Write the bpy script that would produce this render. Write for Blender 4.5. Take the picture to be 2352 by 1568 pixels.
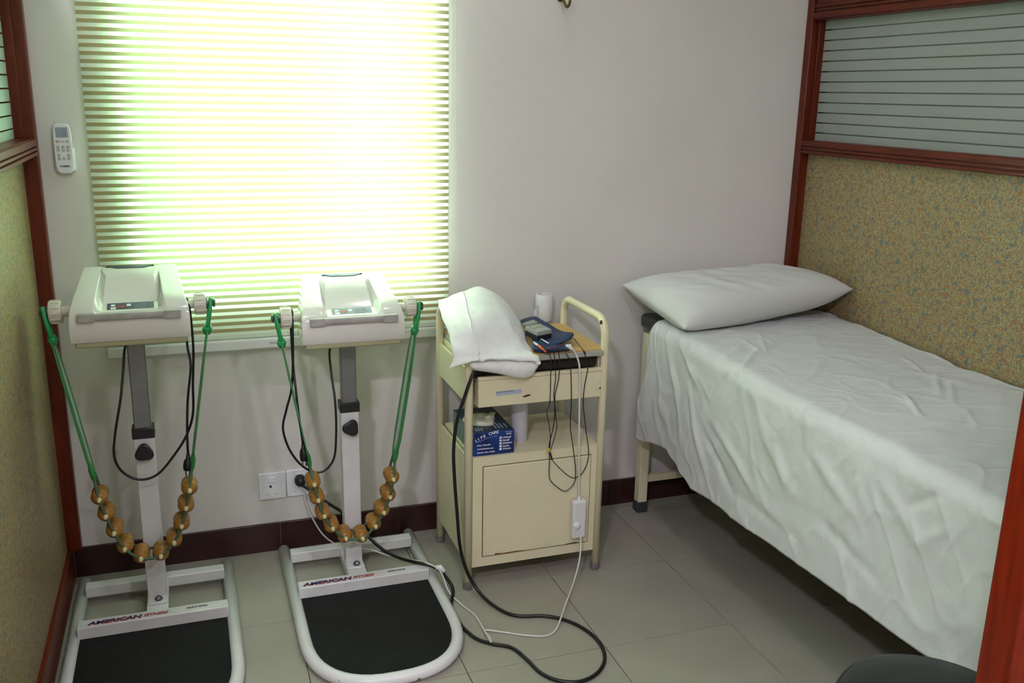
import bpy, bmesh, math, random
import numpy as np
from mathutils import Vector, Matrix

random.seed(7)
for o in list(bpy.data.objects):
    bpy.data.objects.remove(o)
SC = bpy.context.scene
COL = SC.collection

# ------------------------------------------------------------------ camera
FPX = 2144.0
CAM = Vector((0.3728, -2.9351, 1.4896))
CR = Vector((0.94459649, -0.32772355, 0.01829631))
CF = Vector((0.32118495, 0.91138387, -0.25733181))
CU = Vector((0.06765873, 0.24895122, 0.96614988))
cd = bpy.data.cameras.new('camera')
cam = bpy.data.objects.new('camera', cd)
COL.objects.link(cam)
cd.sensor_fit = 'HORIZONTAL'
cd.sensor_width = 36.0
cd.lens = 36.0 * FPX / 2352.0
cd.clip_start = 0.02
cam.matrix_world = Matrix(((CR.x, CU.x, -CF.x, CAM.x), (CR.y, CU.y, -CF.y, CAM.y), (CR.z, CU.z, -CF.z, CAM.z), (0, 0, 0, 1)))
SC.camera = cam

# ------------------------------------------------------------------ world, exposure
SC.view_settings.view_transform = 'Standard'
SC.view_settings.look = 'None'
SC.view_settings.gamma = 1.0
SC.view_settings.exposure = -0.12
SC.view_settings.use_curve_mapping = False
W = bpy.data.worlds.new('daylight')
SC.world = W
W.use_nodes = True
bg = W.node_tree.nodes['Background']
bg.inputs[0].default_value = (0.97, 0.99, 1.06, 1)
bg.inputs[1].default_value = 45.0
LAMP_COL = (1.03, 0.935, 1.15)
LAMPS = [(1.22, -0.62, 1.2, 'above the steel trolley'), (0.62, -1.15, 1.2, 'above the two massagers'),
         (0.95, -2.6, 14.0, 'above the opening between the partitions, added for frontal light'), (-0.4, -3.6, 62.0, 'in the far left of the hall behind, added for frontal light'),
         (1.9, -3.7, 30.0, 'in the far right of the hall behind, added for frontal light')]  # opening and hall lamps are unseen, added to light the room from the front
CEIL = 2.72


def portal(x0, x1, z0, z1, y):
    l = bpy.data.lights.new('window_portal', 'AREA')
    l.shape = 'RECTANGLE'; l.size = x1 - x0; l.size_y = z1 - z0
    l.cycles.is_portal = True
    o = bpy.data.objects.new('window_portal', l)
    o.location = ((x0 + x1) / 2, y, (z0 + z1) / 2)
    o.rotation_euler = (math.radians(-90), 0, 0)      # -Z looks toward -Y
    COL.objects.link(o)


WIN1 = (0.245, 1.118, 0.872, 1.98)
WIN2 = (-1.14, -0.24, 0.872, 1.98)
portal(*WIN1, 0.115)
portal(*WIN2, 0.115)


# ------------------------------------------------------------------ helpers
def at(u, v, x=None, y=None, z=None):
    """point of the place seen at photo pixel (u, v) on a plane x=, y= or z="""
    d = CR * ((u - 1176) / FPX) + CF - CU * ((v - 784) / FPX)
    if z is not None: t = (z - CAM.z) / d.z
    elif y is not None: t = (y - CAM.y) / d.y
    else: t = (x - CAM.x) / d.x
    return CAM + d * t


def lin(r, g, b):
    f = lambda c: c / 12.92 if c <= 0.04045 else ((c + 0.055) / 1.055) ** 2.4
    return (f(r / 255), f(g / 255), f(b / 255), 1)


def mat(name, rgb, rough=0.5, metal=0.0, var=0.0, vscale=8.0, bump=0.0, bscale=60.0, rgb2=None, coat=0.0, spec=0.5):
    m = bpy.data.materials.new(name)
    m.use_nodes = True
    nt = m.node_tree; N = nt.nodes; L = nt.links
    p = N['Principled BSDF']
    c = lin(*rgb)
    p.inputs['Base Color'].default_value = c
    p.inputs['Roughness'].default_value = rough
    p.inputs['Metallic'].default_value = metal
    p.inputs['Coat Weight'].default_value = coat
    p.inputs['Specular IOR Level'].default_value = spec
    if var or bump:
        tc = N.new('ShaderNodeTexCoord')
    if var:
        n = N.new('ShaderNodeTexNoise'); n.inputs['Scale'].default_value = vscale; n.inputs['Detail'].default_value = 6
        L.new(tc.outputs['Object'], n.inputs['Vector'])
        r = N.new('ShaderNodeValToRGB')
        r.color_ramp.elements[0].position = 0.35; r.color_ramp.elements[1].position = 0.65
        c2 = lin(*rgb2) if rgb2 else tuple(x * (1 - var) for x in c[:3]) + (1,)
        r.color_ramp.elements[0].color = c2; r.color_ramp.elements[1].color = c
        L.new(n.outputs['Fac'], r.inputs['Fac']); L.new(r.outputs['Color'], p.inputs['Base Color'])
    if bump:
        n = N.new('ShaderNodeTexNoise'); n.inputs['Scale'].default_value = bscale; n.inputs['Detail'].default_value = 4
        L.new(tc.outputs['Object'], n.inputs['Vector'])
        b = N.new('ShaderNodeBump'); b.inputs['Strength'].default_value = bump; b.inputs['Distance'].default_value = 0.01
        L.new(n.outputs['Fac'], b.inputs['Height']); L.new(b.outputs['Normal'], p.inputs['Normal'])
    return m


def sheer(name, rgb, trans, transl, rough=0.6):
    """cloth or frosted glass: diffuse mixed with translucent"""
    m = bpy.data.materials.new(name); m.use_nodes = True
    nt = m.node_tree; N = nt.nodes; L = nt.links
    N.remove(N['Principled BSDF'])
    d = N.new('ShaderNodeBsdfDiffuse'); d.inputs['Color'].default_value = lin(*rgb)
    t = N.new('ShaderNodeBsdfTranslucent'); t.inputs['Color'].default_value = lin(*transl)
    mx = N.new('ShaderNodeMixShader'); mx.inputs[0].default_value = trans
    L.new(d.outputs[0], mx.inputs[1]); L.new(t.outputs[0], mx.inputs[2])
    L.new(mx.outputs[0], N['Material Output'].inputs[0])
    return m


def glass(name, tint, gloss=0.06):
    m = bpy.data.materials.new(name); m.use_nodes = True
    nt = m.node_tree; N = nt.nodes; L = nt.links
    N.remove(N['Principled BSDF'])
    t = N.new('ShaderNodeBsdfTransparent'); t.inputs['Color'].default_value = tint + (1,)
    g = N.new('ShaderNodeBsdfGlossy'); g.inputs['Roughness'].default_value = 0.03
    mx = N.new('ShaderNodeMixShader'); mx.inputs[0].default_value = gloss
    L.new(t.outputs[0], mx.inputs[1]); L.new(g.outputs[0], mx.inputs[2])
    L.new(mx.outputs[0], N['Material Output'].inputs[0])
    return m


def emis(name, rgb, s):
    m = bpy.data.materials.new(name); m.use_nodes = True
    nt = m.node_tree; N = nt.nodes
    N.remove(N['Principled BSDF'])
    e = N.new('ShaderNodeEmission'); e.inputs[0].default_value = rgb + (1,); e.inputs[1].default_value = s
    nt.links.new(e.outputs[0], N['Material Output'].inputs[0])
    return m


def wood(name, a, b, scale, rough=0.35):
    m = mat(name, a, rough, spec=0.3)
    nt = m.node_tree; N = nt.nodes; L = nt.links; p = N['Principled BSDF']
    tc = N.new('ShaderNodeTexCoord'); mp = N.new('ShaderNodeMapping'); mp.inputs['Scale'].default_value = scale
    n = N.new('ShaderNodeTexNoise'); n.inputs['Scale'].default_value = 1; n.inputs['Detail'].default_value = 8; n.inputs['Roughness'].default_value = 0.65
    r = N.new('ShaderNodeValToRGB'); r.color_ramp.elements[0].position = 0.3; r.color_ramp.elements[1].position = 0.7
    r.color_ramp.elements[0].color = lin(*b); r.color_ramp.elements[1].color = lin(*a)
    L.new(tc.outputs['Object'], mp.inputs['Vector']); L.new(mp.outputs[0], n.inputs['Vector'])
    L.new(n.outputs['Fac'], r.inputs['Fac']); L.new(r.outputs['Color'], p.inputs['Base Color'])
    bp = N.new('ShaderNodeBump'); bp.inputs['Strength'].default_value = 0.15; bp.inputs['Distance'].default_value = 0.002
    L.new(n.outputs['Fac'], bp.inputs['Height']); L.new(bp.outputs['Normal'], p.inputs['Normal'])
    return m


def mottled(name):
    """speckled laminate of the partitions"""
    m = mat(name, (170, 152, 105), 0.45)
    nt = m.node_tree; N = nt.nodes; L = nt.links; p = N['Principled BSDF']
    tc = N.new('ShaderNodeTexCoord')

    def noise(s, det, off):
        mp = N.new('ShaderNodeMapping'); mp.inputs['Location'].default_value = (off, off * 1.7, off * .3)
        n = N.new('ShaderNodeTexNoise'); n.inputs['Scale'].default_value = s; n.inputs['Detail'].default_value = det
        L.new(tc.outputs['Object'], mp.inputs[0]); L.new(mp.outputs[0], n.inputs['Vector'])
        return n.outputs['Fac']

    def ramp(src, p0, p1):
        r = N.new('ShaderNodeValToRGB'); r.color_ramp.elements[0].position = p0; r.color_ramp.elements[1].position = p1
        L.new(src, r.inputs['Fac']); return r.outputs['Color']

    def mix(fac, a, b):
        x = N.new('ShaderNodeMix'); x.data_type = 'RGBA'
        L.new(fac, x.inputs[0])
        for i, c in ((6, a), (7, b)):
            if isinstance(c, tuple): x.inputs[i].default_value = c
            else: L.new(c, x.inputs[i])
        return x.outputs[2]
    base = mix(ramp(noise(190, 4, 3), .38, .62), lin(170, 154, 114), lin(130, 112, 74))
    c = mix(ramp(noise(80, 4, 11), .54, .64), base, lin(150, 104, 62))
    c = mix(ramp(noise(58, 4, 29), .55, .65), c, lin(104, 114, 112))
    c = mix(ramp(noise(150, 3, 41), .60, .70), c, lin(100, 90, 62))
    L.new(c, p.inputs['Base Color'])
    return m


def link(o, parent=None):
    COL.objects.link(o)
    if parent is not None: o.parent = parent
    return o


def wloc(o):
    v = Vector((0, 0, 0))
    while o is not None:
        v += Vector(o.location); o = o.parent
    return v


def mesh(name, verts, faces, m, parent=None, smooth=False, bevel=0.0, seg=2, subsurf=0, keep_origin=False, mats=None, fmat=None, solid=0.0):
    """verts in world coordinates (thing empties are unrotated)"""
    V = np.array([tuple(v) for v in verts], dtype=float)
    c = np.zeros(3) if keep_origin else (V.min(0) + V.max(0)) / 2
    me = bpy.data.meshes.new(name)
    me.from_pydata((V - c).tolist(), [], faces)
    for mm in (mats or [m]): me.materials.append(mm)
    if fmat:
        for p, k in zip(me.polygons, fmat): p.material_index = k
    if smooth:
        me.polygons.foreach_set('use_smooth', [True] * len(me.polygons))
    me.update()
    bm = bmesh.new(); bm.from_mesh(me); bmesh.ops.recalc_face_normals(bm, faces=bm.faces); bm.to_mesh(me); bm.free()
    o = bpy.data.objects.new(name, me)
    link(o, parent)
    o.location = Vector(c) - (wloc(parent) if parent is not None else Vector((0, 0, 0)))
    if solid:
        s = o.modifiers.new('thick', 'SOLIDIFY'); s.thickness = solid; s.offset = -1
    if bevel:
        b = o.modifiers.new('bevel', 'BEVEL'); b.width = bevel; b.segments = seg; b.limit_method = 'ANGLE'; b.angle_limit = math.radians(35)
        b.harden_normals = False
        me.polygons.foreach_set('use_smooth', [True] * len(me.polygons))
        try: me.set_sharp_from_angle(angle=math.radians(40))
        except Exception: pass
    if subsurf:
        s = o.modifiers.new('sub', 'SUBSURF'); s.levels = subsurf; s.render_levels = subsurf
    return o


def boxgeo(x0, x1, y0, y1, z0, z1):
    v = [(x0, y0, z0), (x1, y0, z0), (x1, y1, z0), (x0, y1, z0), (x0, y0, z1), (x1, y0, z1), (x1, y1, z1), (x0, y1, z1)]
    f = [(0, 3, 2, 1), (4, 5, 6, 7), (0, 1, 5, 4), (1, 2, 6, 5), (2, 3, 7, 6), (3, 0, 4, 7)]
    return v, f


def box(name, x0, x1, y0, y1, z0, z1, m, parent=None, bevel=0.0, seg=2):
    v, f = boxgeo(min(x0, x1), max(x0, x1), min(y0, y1), max(y0, y1), min(z0, z1), max(z0, z1))
    return mesh(name, v, f, m, parent, bevel=bevel, seg=seg)


def boxes(name, lst, m, parent=None, bevel=0.0):
    V = []; F = []
    for b in lst:
        v, f = boxgeo(*b); k = len(V); V += v; F += [tuple(i + k for i in q) for q in f]
    return mesh(name, V, F, m, parent, bevel=bevel)


def spline(pts, n=8, closed=False):
    P = [Vector(p) for p in pts]; out = []
    N = len(P)
    rng = range(N) if closed else range(N - 1)
    for i in rng:
        p0 = P[(i - 1) % N] if closed or i > 0 else P[0] * 2 - P[1]
        p1 = P[i]; p2 = P[(i + 1) % N]
        p3 = P[(i + 2) % N] if closed or i + 2 < N else P[-1] * 2 - P[-2]
        for k in range(n):
            t = k / n
            out.append(0.5 * ((2 * p1) + (p2 - p0) * t + (2 * p0 - 5 * p1 + 4 * p2 - p3) * t * t + (3 * p1 - p0 - 3 * p2 + p3) * t ** 3))
    if not closed: out.append(P[-1])
    return out


def tubegeo(path, r, res=8, closed=False, sx=1.0):
    P = [Vector(p) for p in path]; n = len(P)
    R = r if isinstance(r, (list, tuple)) else [r] * n
    T = []
    for i in range(n):
        a = P[(i - 1) % n] if closed or i > 0 else P[i]
        b = P[(i + 1) % n] if closed or i < n - 1 else P[i]
        T.append((b - a).normalized())
    up = Vector((0, 0, 1)) if abs(T[0].z) < 0.9 else Vector((0, 1, 0))
    nrm = (up - T[0] * up.dot(T[0])).normalized()
    V = []; F = []
    for i in range(n):
        nrm = (nrm - T[i] * nrm.dot(T[i])).normalized()
        bn = T[i].cross(nrm)
        for k in range(res):
            a = 2 * math.pi * k / res
            V.append(P[i] + (nrm * math.cos(a) * sx + bn * math.sin(a)) * R[i])
    m = n if closed else n - 1
    for i in range(m):
        for k in range(res):
            j = (i + 1) % n
            F.append((i * res + k, i * res + (k + 1) % res, j * res + (k + 1) % res, j * res + k))
    if not closed:
        F.append(tuple(range(res))[::-1]); F.append(tuple((n - 1) * res + k for k in range(res)))
    return V, F


def tube(name, path, r, m, parent=None, res=8, closed=False, n=0, sx=1.0):
    if n:
        if isinstance(r, (list, tuple)):
            k = (len(path) - 1) * n
            r = [float(np.interp(i / n, range(len(r)), r)) for i in range(k + 1)]
        path = spline(path, n, closed)
    V, F = tubegeo(path, r, res, closed, sx)
    return mesh(name, V, F, m, parent, smooth=True)


def lathe(name, prof, m, parent=None, axis='z', origin=(0, 0, 0), res=24, smooth=True, mats=None, fm=None, bevel=0):
    """prof: list of (radius, height) along the axis"""
    V = []; F = []; K = []
    O = Vector(origin)
    for (r, h) in prof:
        for k in range(res):
            a = 2 * math.pi * k / res
            c, s = math.cos(a) * r, math.sin(a) * r
            p = {'z': (c, s, h), 'y': (c, h, s), 'x': (h, c, s)}[axis]
            V.append(O + Vector(p))
    for i in range(len(prof) - 1):
        for k in range(res):
            F.append((i * res + k, i * res + (k + 1) % res, (i + 1) * res + (k + 1) % res, (i + 1) * res + k))
            K.append(fm[i] if fm else 0)
    F.append(tuple(range(res))[::-1]); K.append(0)
    F.append(tuple((len(prof) - 1) * res + k for k in range(res))); K.append(0)
    o = mesh(name, V, F, m, parent, smooth=smooth, mats=mats, fmat=K if fm else None)
    if smooth:
        try: o.data.set_sharp_from_angle(angle=math.radians(40))
        except Exception: pass
    return o


def grid(name, P, m, parent=None, smooth=True, solid=0.0, subsurf=0, wrap=False):
    """P[i][j] -> points"""
    ni, nj = len(P), len(P[0])
    V = [p for row in P for p in row]
    F = []
    for i in range(ni - 1):
        for j in range(nj - 1 + (1 if wrap else 0)):
            F.append((i * nj + j, i * nj + (j + 1) % nj, (i + 1) * nj + (j + 1) % nj, (i + 1) * nj + j))
    return mesh(name, V, F, m, parent, smooth=smooth, solid=solid, subsurf=subsurf)


def surf(P, n=5):
    """Catmull-Rom surface through a grid of control points"""
    rows = [spline(r, n) for r in P]
    cols = [spline([rows[i][j] for i in range(len(rows))], n) for j in range(len(rows[0]))]
    return [[cols[j][i] for j in range(len(cols))] for i in range(len(cols[0]))]


def text(name, body, size, m, parent, origin, ex, ey, depth=0.0004, bold=0.0, shear=0.0, width=None, align='LEFT'):
    """flat print: origin = left end of the baseline, ex = reading direction, ey = up direction of the letters"""
    cu = bpy.data.curves.new(name, 'FONT')
    cu.body = body; cu.size = size; cu.extrude = depth / 2; cu.offset = bold; cu.shear = shear; cu.align_x = align; cu.resolution_u = 2
    t = bpy.data.objects.new('tmp', cu); COL.objects.link(t)
    dg = bpy.context.evaluated_depsgraph_get(); dg.update()
    me = bpy.data.meshes.new_from_object(t.evaluated_get(dg))
    bpy.data.objects.remove(t)
    ex = Vector(ex).normalized(); ey = Vector(ey).normalized(); ez = ex.cross(ey)
    k = 1.0
    if width and len(me.vertices):
        xs = [v.co.x for v in me.vertices]; k = width / (max(xs) - min(xs)); x0 = min(xs)
        for v in me.vertices: v.co.x = (v.co.x - x0) * k
    o = Vector(origin)
    V = [o + ex * v.co.x + ey * v.co.y + ez * v.co.z for v in me.vertices]
    F = [tuple(p.vertices) for p in me.polygons]
    bpy.data.meshes.remove(me)
    return mesh(name, V, F, m, parent)


def thing(name, label, cat, loc, group=None):
    o = bpy.data.objects.new(name, None); o.empty_display_size = 0.05
    COL.objects.link(o); o.location = loc
    o['label'] = label; o['category'] = cat
    if group: o['group'] = group
    return o


def tag(o, label, cat, group=None):
    o['label'] = label; o['category'] = cat
    if group: o['group'] = group
    return o


def struct(o, label=None):
    o['kind'] = 'structure'
    if label: o['label'] = label
    return o


def sgroup(name, loc=(0, 0, 0), label=None):
    o = bpy.data.objects.new(name, None); o.empty_display_size = 0.05
    COL.objects.link(o); o.location = loc; o['kind'] = 'structure'
    if label: o['label'] = label
    return o


def copypart(src, parent, loc):
    c = src.copy(); COL.objects.link(c); c.parent = parent
    c.location = Vector(loc) - (wloc(parent) if parent is not None else Vector((0, 0, 0)))
    return c


def sstep(a, b, x):
    t = min(1, max(0, (x - a) / (b - a))); return t * t * (3 - 2 * t)


_h = {}
def vnoise(x, y, seed=0):
    xi, yi = math.floor(x), math.floor(y); fx, fy = x - xi, y - yi
    def g(a, b):
        k = (a, b, seed)
        if k not in _h: _h[k] = random.Random(a * 73856093 ^ b * 19349663 ^ seed * 83492791).random() * 2 - 1
        return _h[k]
    u = fx * fx * (3 - 2 * fx); v = fy * fy * (3 - 2 * fy)
    return (g(xi, yi) * (1 - u) + g(xi + 1, yi) * u) * (1 - v) + (g(xi, yi + 1) * (1 - u) + g(xi + 1, yi + 1) * u) * v


# ------------------------------------------------------------------ materials
M = {}
M['wall'] = mat('cream_plaster', (214, 211, 204), 0.75, var=0.05, vscale=2.5, bump=0.05, bscale=30)
M['ceiling'] = mat('white_ceiling', (235, 235, 230), 0.8)
M['outer'] = mat('hall_paint', (205, 198, 182), 0.8)
M['tile'] = mat('grey_floor_tile', (158, 155, 140), 0.3, var=0.10, vscale=5, spec=0.4)
M['grout'] = mat('dark_grout', (84, 82, 70), 0.8)
M['skirt'] = mat('brown_skirting_tile', (62, 36, 33), 0.22, var=0.3, vscale=4)
M['skgrout'] = mat('skirting_grout', (128, 112, 100), 0.8)
M['wood'] = wood('reddish_wood', (112, 42, 18), (70, 23, 9), (90, 90, 6))
M['woody'] = wood('reddish_wood_rail', (112, 42, 18), (70, 23, 9), (90, 6, 90))
M['woodbright'] = wood('orange_red_wood', (132, 34, 3), (88, 18, 1), (110, 110, 5))
M['laminate'] = mottled('speckled_laminate')
M['frost'] = sheer('frosted_glass', (184, 188, 185), 0.42, (214, 226, 216))
M['clear'] = glass('clear_glass', (0.55, 0.62, 0.55), 0.08)
M['winglass'] = glass('green_tinted_glass', (0.86, 0.98, 0.88), 0.05)
M['winglass2'] = glass('double_tinted_glass', (0.58, 0.76, 0.60), 0.05)
M['alu'] = mat('window_aluminium', (150, 150, 148), 0.4, 0.6)
M['blindcloth'] = sheer('white_blind_cloth', (222, 222, 214), 0.45, (245, 250, 240))
M['blindtan'] = sheer('tan_blind_band', (178, 162, 122), 0.45, (240, 240, 215))
M['blindrail'] = mat('white_plastic_rail', (215, 215, 212), 0.35)
M['chain'] = mat('white_bead_chain', (220, 222, 205), 0.4)
M['ivory'] = mat('ivory_gloss_plastic', (212, 212, 203), 0.16, coat=0.4)
M['ivorydull'] = mat('ivory_plastic', (205, 200, 184), 0.35)
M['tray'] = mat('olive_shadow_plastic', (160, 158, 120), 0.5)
M['strip'] = mat('worn_grey_plastic', (168, 166, 160), 0.45, var=0.25, vscale=30)
M['badge'] = mat('slate_blue_print', (72, 84, 98), 0.3, var=0.3, vscale=60)
M['dark'] = mat('dark_print', (40, 44, 50), 0.4)
M['red'] = mat('red_print', (165, 60, 50), 0.5)
M['navy'] = mat('navy_print', (52, 50, 100), 0.5)
M['white'] = mat('white_print', (225, 228, 230), 0.5)
M['whitepaint'] = mat('white_enamel', (216, 217, 214), 0.3, var=0.1, vscale=12)
M['chipped'] = mat('chipped_white_enamel', (216, 217, 214), 0.3)
M['greymetal'] = mat('dull_grey_tube', (128, 130, 130), 0.35, 0.5, var=0.12, vscale=25)
M['black'] = mat('black_plastic', (22, 22, 24), 0.45)
M['cable'] = mat('black_rubber_cable', (16, 16, 17), 0.38)
M['mat'] = mat('black_rubber_mat', (13, 13, 12), 0.7, var=0.5, vscale=9, rgb2=(19, 21, 19), spec=0.25, bump=0.3, bscale=400)
M['bolt'] = mat('dull_steel', (110, 112, 114), 0.35, 0.9)
M['green'] = mat('green_strap', (40, 128, 58), 0.45, bump=0.3, bscale=500)
M['greenclip'] = mat('green_plastic', (38, 148, 82), 0.35)
M['strapwhite'] = mat('grey_white_strap_core', (172, 176, 176), 0.6)
M['cordgreen'] = mat('olive_green_cord', (70, 96, 66), 0.6)
M['roller'] = wood('varnished_roller_wood', (168, 124, 58), (132, 90, 36), (30, 14, 70), 0.22)
M['peg'] = mat('pale_wood_peg', (214, 200, 150), 0.5)
M['cream'] = mat('cream_enamel', (226, 217, 184), 0.38, var=0.06, vscale=6)
M['creamchip'] = mat('rust_chip', (60, 40, 28), 0.8)
M['gapshade'] = mat('gap_shade', (40, 36, 30), 0.8)  # near-black colour standing for the shade inside the trolley's gaps
M['board'] = wood('yellow_laminate_board', (196, 160, 96), (184, 146, 82), (8, 30, 30), 0.35)
M['edge'] = mat('aluminium_edge', (176, 176, 168), 0.35, 0.3)
M['rubber'] = mat('grey_rubber_foot', (120, 114, 112), 0.6, var=0.3, vscale=60)
M['darkfoot'] = mat('dark_rubber_foot', (52, 56, 58), 0.5)
M['towel'] = mat('white_terry_towel', (242, 244, 240), 0.95, bump=0.35, bscale=420, var=0.05, vscale=40)
M['sheet'] = mat('white_cotton_sheet', (208, 210, 209), 0.85, bump=0.12, bscale=90)
M['pillow'] = mat('white_cotton_pillowcase', (212, 212, 210), 0.85, bump=0.10, bscale=70)
M['vinyl'] = mat('dark_green_vinyl', (34, 42, 38), 0.4)
M['stool'] = mat('black_leatherette', (24, 26, 26), 0.42, bump=0.12, bscale=300)
M['paper'] = mat('white_tissue_paper', (222, 222, 222), 0.9, bump=0.3, bscale=120)
M['card'] = mat('grey_core_shade', (120, 112, 104), 0.9)
M['roll'] = mat('grey_white_roll', (196, 196, 204), 0.7)
M['boxblue'] = mat('blue_printed_card', (20, 62, 142), 0.4, var=0.5, vscale=14, rgb2=(14, 34, 96))
M['boxtop'] = mat('dark_teal_printed_card', (28, 62, 92), 0.4, var=0.5, vscale=24, rgb2=(16, 26, 48))
M['boxside'] = mat('pale_teal_printed_card', (104, 128, 132), 0.45, var=0.4, vscale=30)
M['pouch'] = mat('navy_nylon', (24, 48, 84), 0.55, bump=0.2, bscale=300)
M['device'] = mat('grey_device_plastic', (150, 152, 148), 0.35)
M['lcd'] = mat('grey_green_screen', (140, 146, 132), 0.25)
M['plasticwhite'] = mat('white_plastic', (226, 228, 230), 0.3)
M['whitecord'] = mat('white_cord', (212, 212, 206), 0.45)
M['switch'] = mat('white_switch_plastic', (222, 222, 224), 0.3)
M['orange'] = mat('orange_red_plastic', (206, 82, 44), 0.4)
M['yellow'] = mat('yellow_tag', (206, 184, 40), 0.5)
M['labelblue'] = mat('pale_blue_label', (170, 182, 206), 0.5)
M['grey'] = mat('grey_print', (120, 126, 140), 0.5)
M['brass'] = mat('aged_brass', (112, 96, 44), 0.35, 0.9)
M['button'] = mat('grey_button', (176, 178, 170), 0.5)
M['buttonpink'] = mat('pink_button', (214, 190, 178), 0.5)
M['screen'] = mat('remote_screen', (150, 162, 172), 0.25)
M['lamp'] = emis('lamp_diffuser', LAMP_COL, 9.0)


def add_chips(m, rgb=(70, 66, 60), scale=38, p=0.66, stretch=(1, 1, 1)):
    nt = m.node_tree; N = nt.nodes; L = nt.links; pr = N['Principled BSDF']
    tc = N.new('ShaderNodeTexCoord'); mp = N.new('ShaderNodeMapping'); mp.inputs['Scale'].default_value = stretch
    n = N.new('ShaderNodeTexNoise'); n.inputs['Scale'].default_value = scale; n.inputs['Detail'].default_value = 5
    r = N.new('ShaderNodeValToRGB'); r.color_ramp.elements[0].position = p; r.color_ramp.elements[1].position = p + .02
    L.new(tc.outputs['Object'], mp.inputs[0]); L.new(mp.outputs[0], n.inputs['Vector']); L.new(n.outputs['Fac'], r.inputs['Fac'])
    x = N.new('ShaderNodeMix'); x.data_type = 'RGBA'
    L.new(r.outputs['Color'], x.inputs[0]); x.inputs[6].default_value = pr.inputs['Base Color'].default_value; x.inputs[7].default_value = lin(*rgb)
    L.new(x.outputs[2], pr.inputs['Base Color'])


add_chips(M['chipped'], scale=30, p=0.70)

# ================================================================== SETTING
XL, XR, YB = -2.2, 4.3, -4.6
# floor: slab + tiles
fl = sgroup('floor', (0, 0, 0))
box('slab', XL, XR, YB, 0.0, -0.06, -0.004, M['grout'], fl)
TS = 0.4; OX, OY = 1.398, -0.457
g = 0.0011
t0 = box('tile', 0, TS - 2 * g, 0, TS - 2 * g, -0.0045, 0.0, M['tile'], fl, bevel=0.0006, seg=1)
first = True
i0 = math.floor((XL - OX) / TS); i1 = math.ceil((XR - OX) / TS)
for i in range(i0, i1):
    for j in range(-11, 1):
        cx = OX + (i + .5) * TS; cy = OY + (j + .5) * TS
        if cx < XL or cx > XR or cy < YB: continue
        if first:
            t0.location = (cx, cy, -0.00225); first = False
        else:
            copypart(t0, fl, (cx, cy, -0.00225))
# cut row against the wall
t1 = box('tile', 0, TS - 2 * g, OY + TS + g, -0.0005, -0.0045, 0.0, M['tile'], fl, bevel=0.0006, seg=1)
ly = (OY + TS + g - 0.0005) / 2
first = True
for i in range(i0, i1):
    cx = OX + (i + .5) * TS
    if cx < XL or cx > XR: continue
    if first: t1.location = (cx, ly, -0.00225); first = False
    else: copypart(t1, fl, (cx, ly, -0.00225))

# back wall with two window openings
def wall_grid(name, xs, zs, holes, y0, y1, m):
    lst = []
    for i in range(len(xs) - 1):
        for k in range(len(zs) - 1):
            cx = (xs[i] + xs[i + 1]) / 2; cz = (zs[k] + zs[k + 1]) / 2
            if any(h[0] < cx < h[1] and h[2] < cz < h[3] for h in holes): continue
            lst.append((xs[i], xs[i + 1], y0, y1, zs[k], zs[k + 1]))
    return boxes(name, lst, m)


struct(wall_grid('wall_back', [XL, WIN2[0], WIN2[1], WIN1[0], WIN1[1], XR], [-.06, WIN1[2], WIN1[3], CEIL], [WIN1, WIN2], 0.0, 0.12, M['wall']))
struct(box('ceiling', XL, XR, YB, 0.12, CEIL, CEIL + 0.1, M['ceiling']))
struct(box('wall_outer_left', XL - 0.1, XL, YB, 0.12, -0.06, CEIL, M['outer']))
struct(box('wall_outer_right', XR, XR + 0.1, YB, 0.12, -0.06, CEIL, M['outer']))
struct(box('wall_rear', XL, XR, YB - 0.1, YB, -0.06, CEIL, M['outer']))

# windows
def window(n, W_):
    x0, x1, z0, z1 = W_
    w = sgroup('window_%d' % n, (x0, 0.08, z0))
    fr = 0.028
    xm = at(695, 400, y=0.08).x if n == 1 else (x0 + x1) / 2
    boxes('window_frame', [(x0, x1, .06, .10, z0, z0 + fr), (x0, x1, .06, .10, z1 - fr, z1), (x0, x0 + fr, .06, .10, z0 + fr, z1 - fr), (x1 - fr, x1, .06, .10, z0 + fr, z1 - fr)], M['alu'], w)
    box('mullion', xm - .012, xm + .012, .065, .095, z0 + fr, z1 - fr, M['alu'], w)
    box('pane', x0 + fr, xm - .012, .078, .082, z0 + fr, z1 - fr, M['winglass2'], w)
    box('pane', xm + .012, x1 - fr, .078, .082, z0 + fr, z1 - fr, M['winglass'], w)


window(1, WIN1)
window(2, WIN2)

# skirting tiles
sk = sgroup('baseboard_back', (0, 0, 0))
box('backing', -0.026, 2.505, -0.006, 0, 0, 0.096, M['skgrout'], sk)
xs = [-0.026, 0.2005, 0.6005, 0.9985, 1.3985, 1.7985, 2.1985, 2.505]
for a, b in zip(xs[:-1], xs[1:]):
    box('skirting_tile', a + .0012, b - .0012, -0.012, -0.0005, 0.0, 0.0985, M['skirt'], sk, bevel=0.0012)

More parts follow.
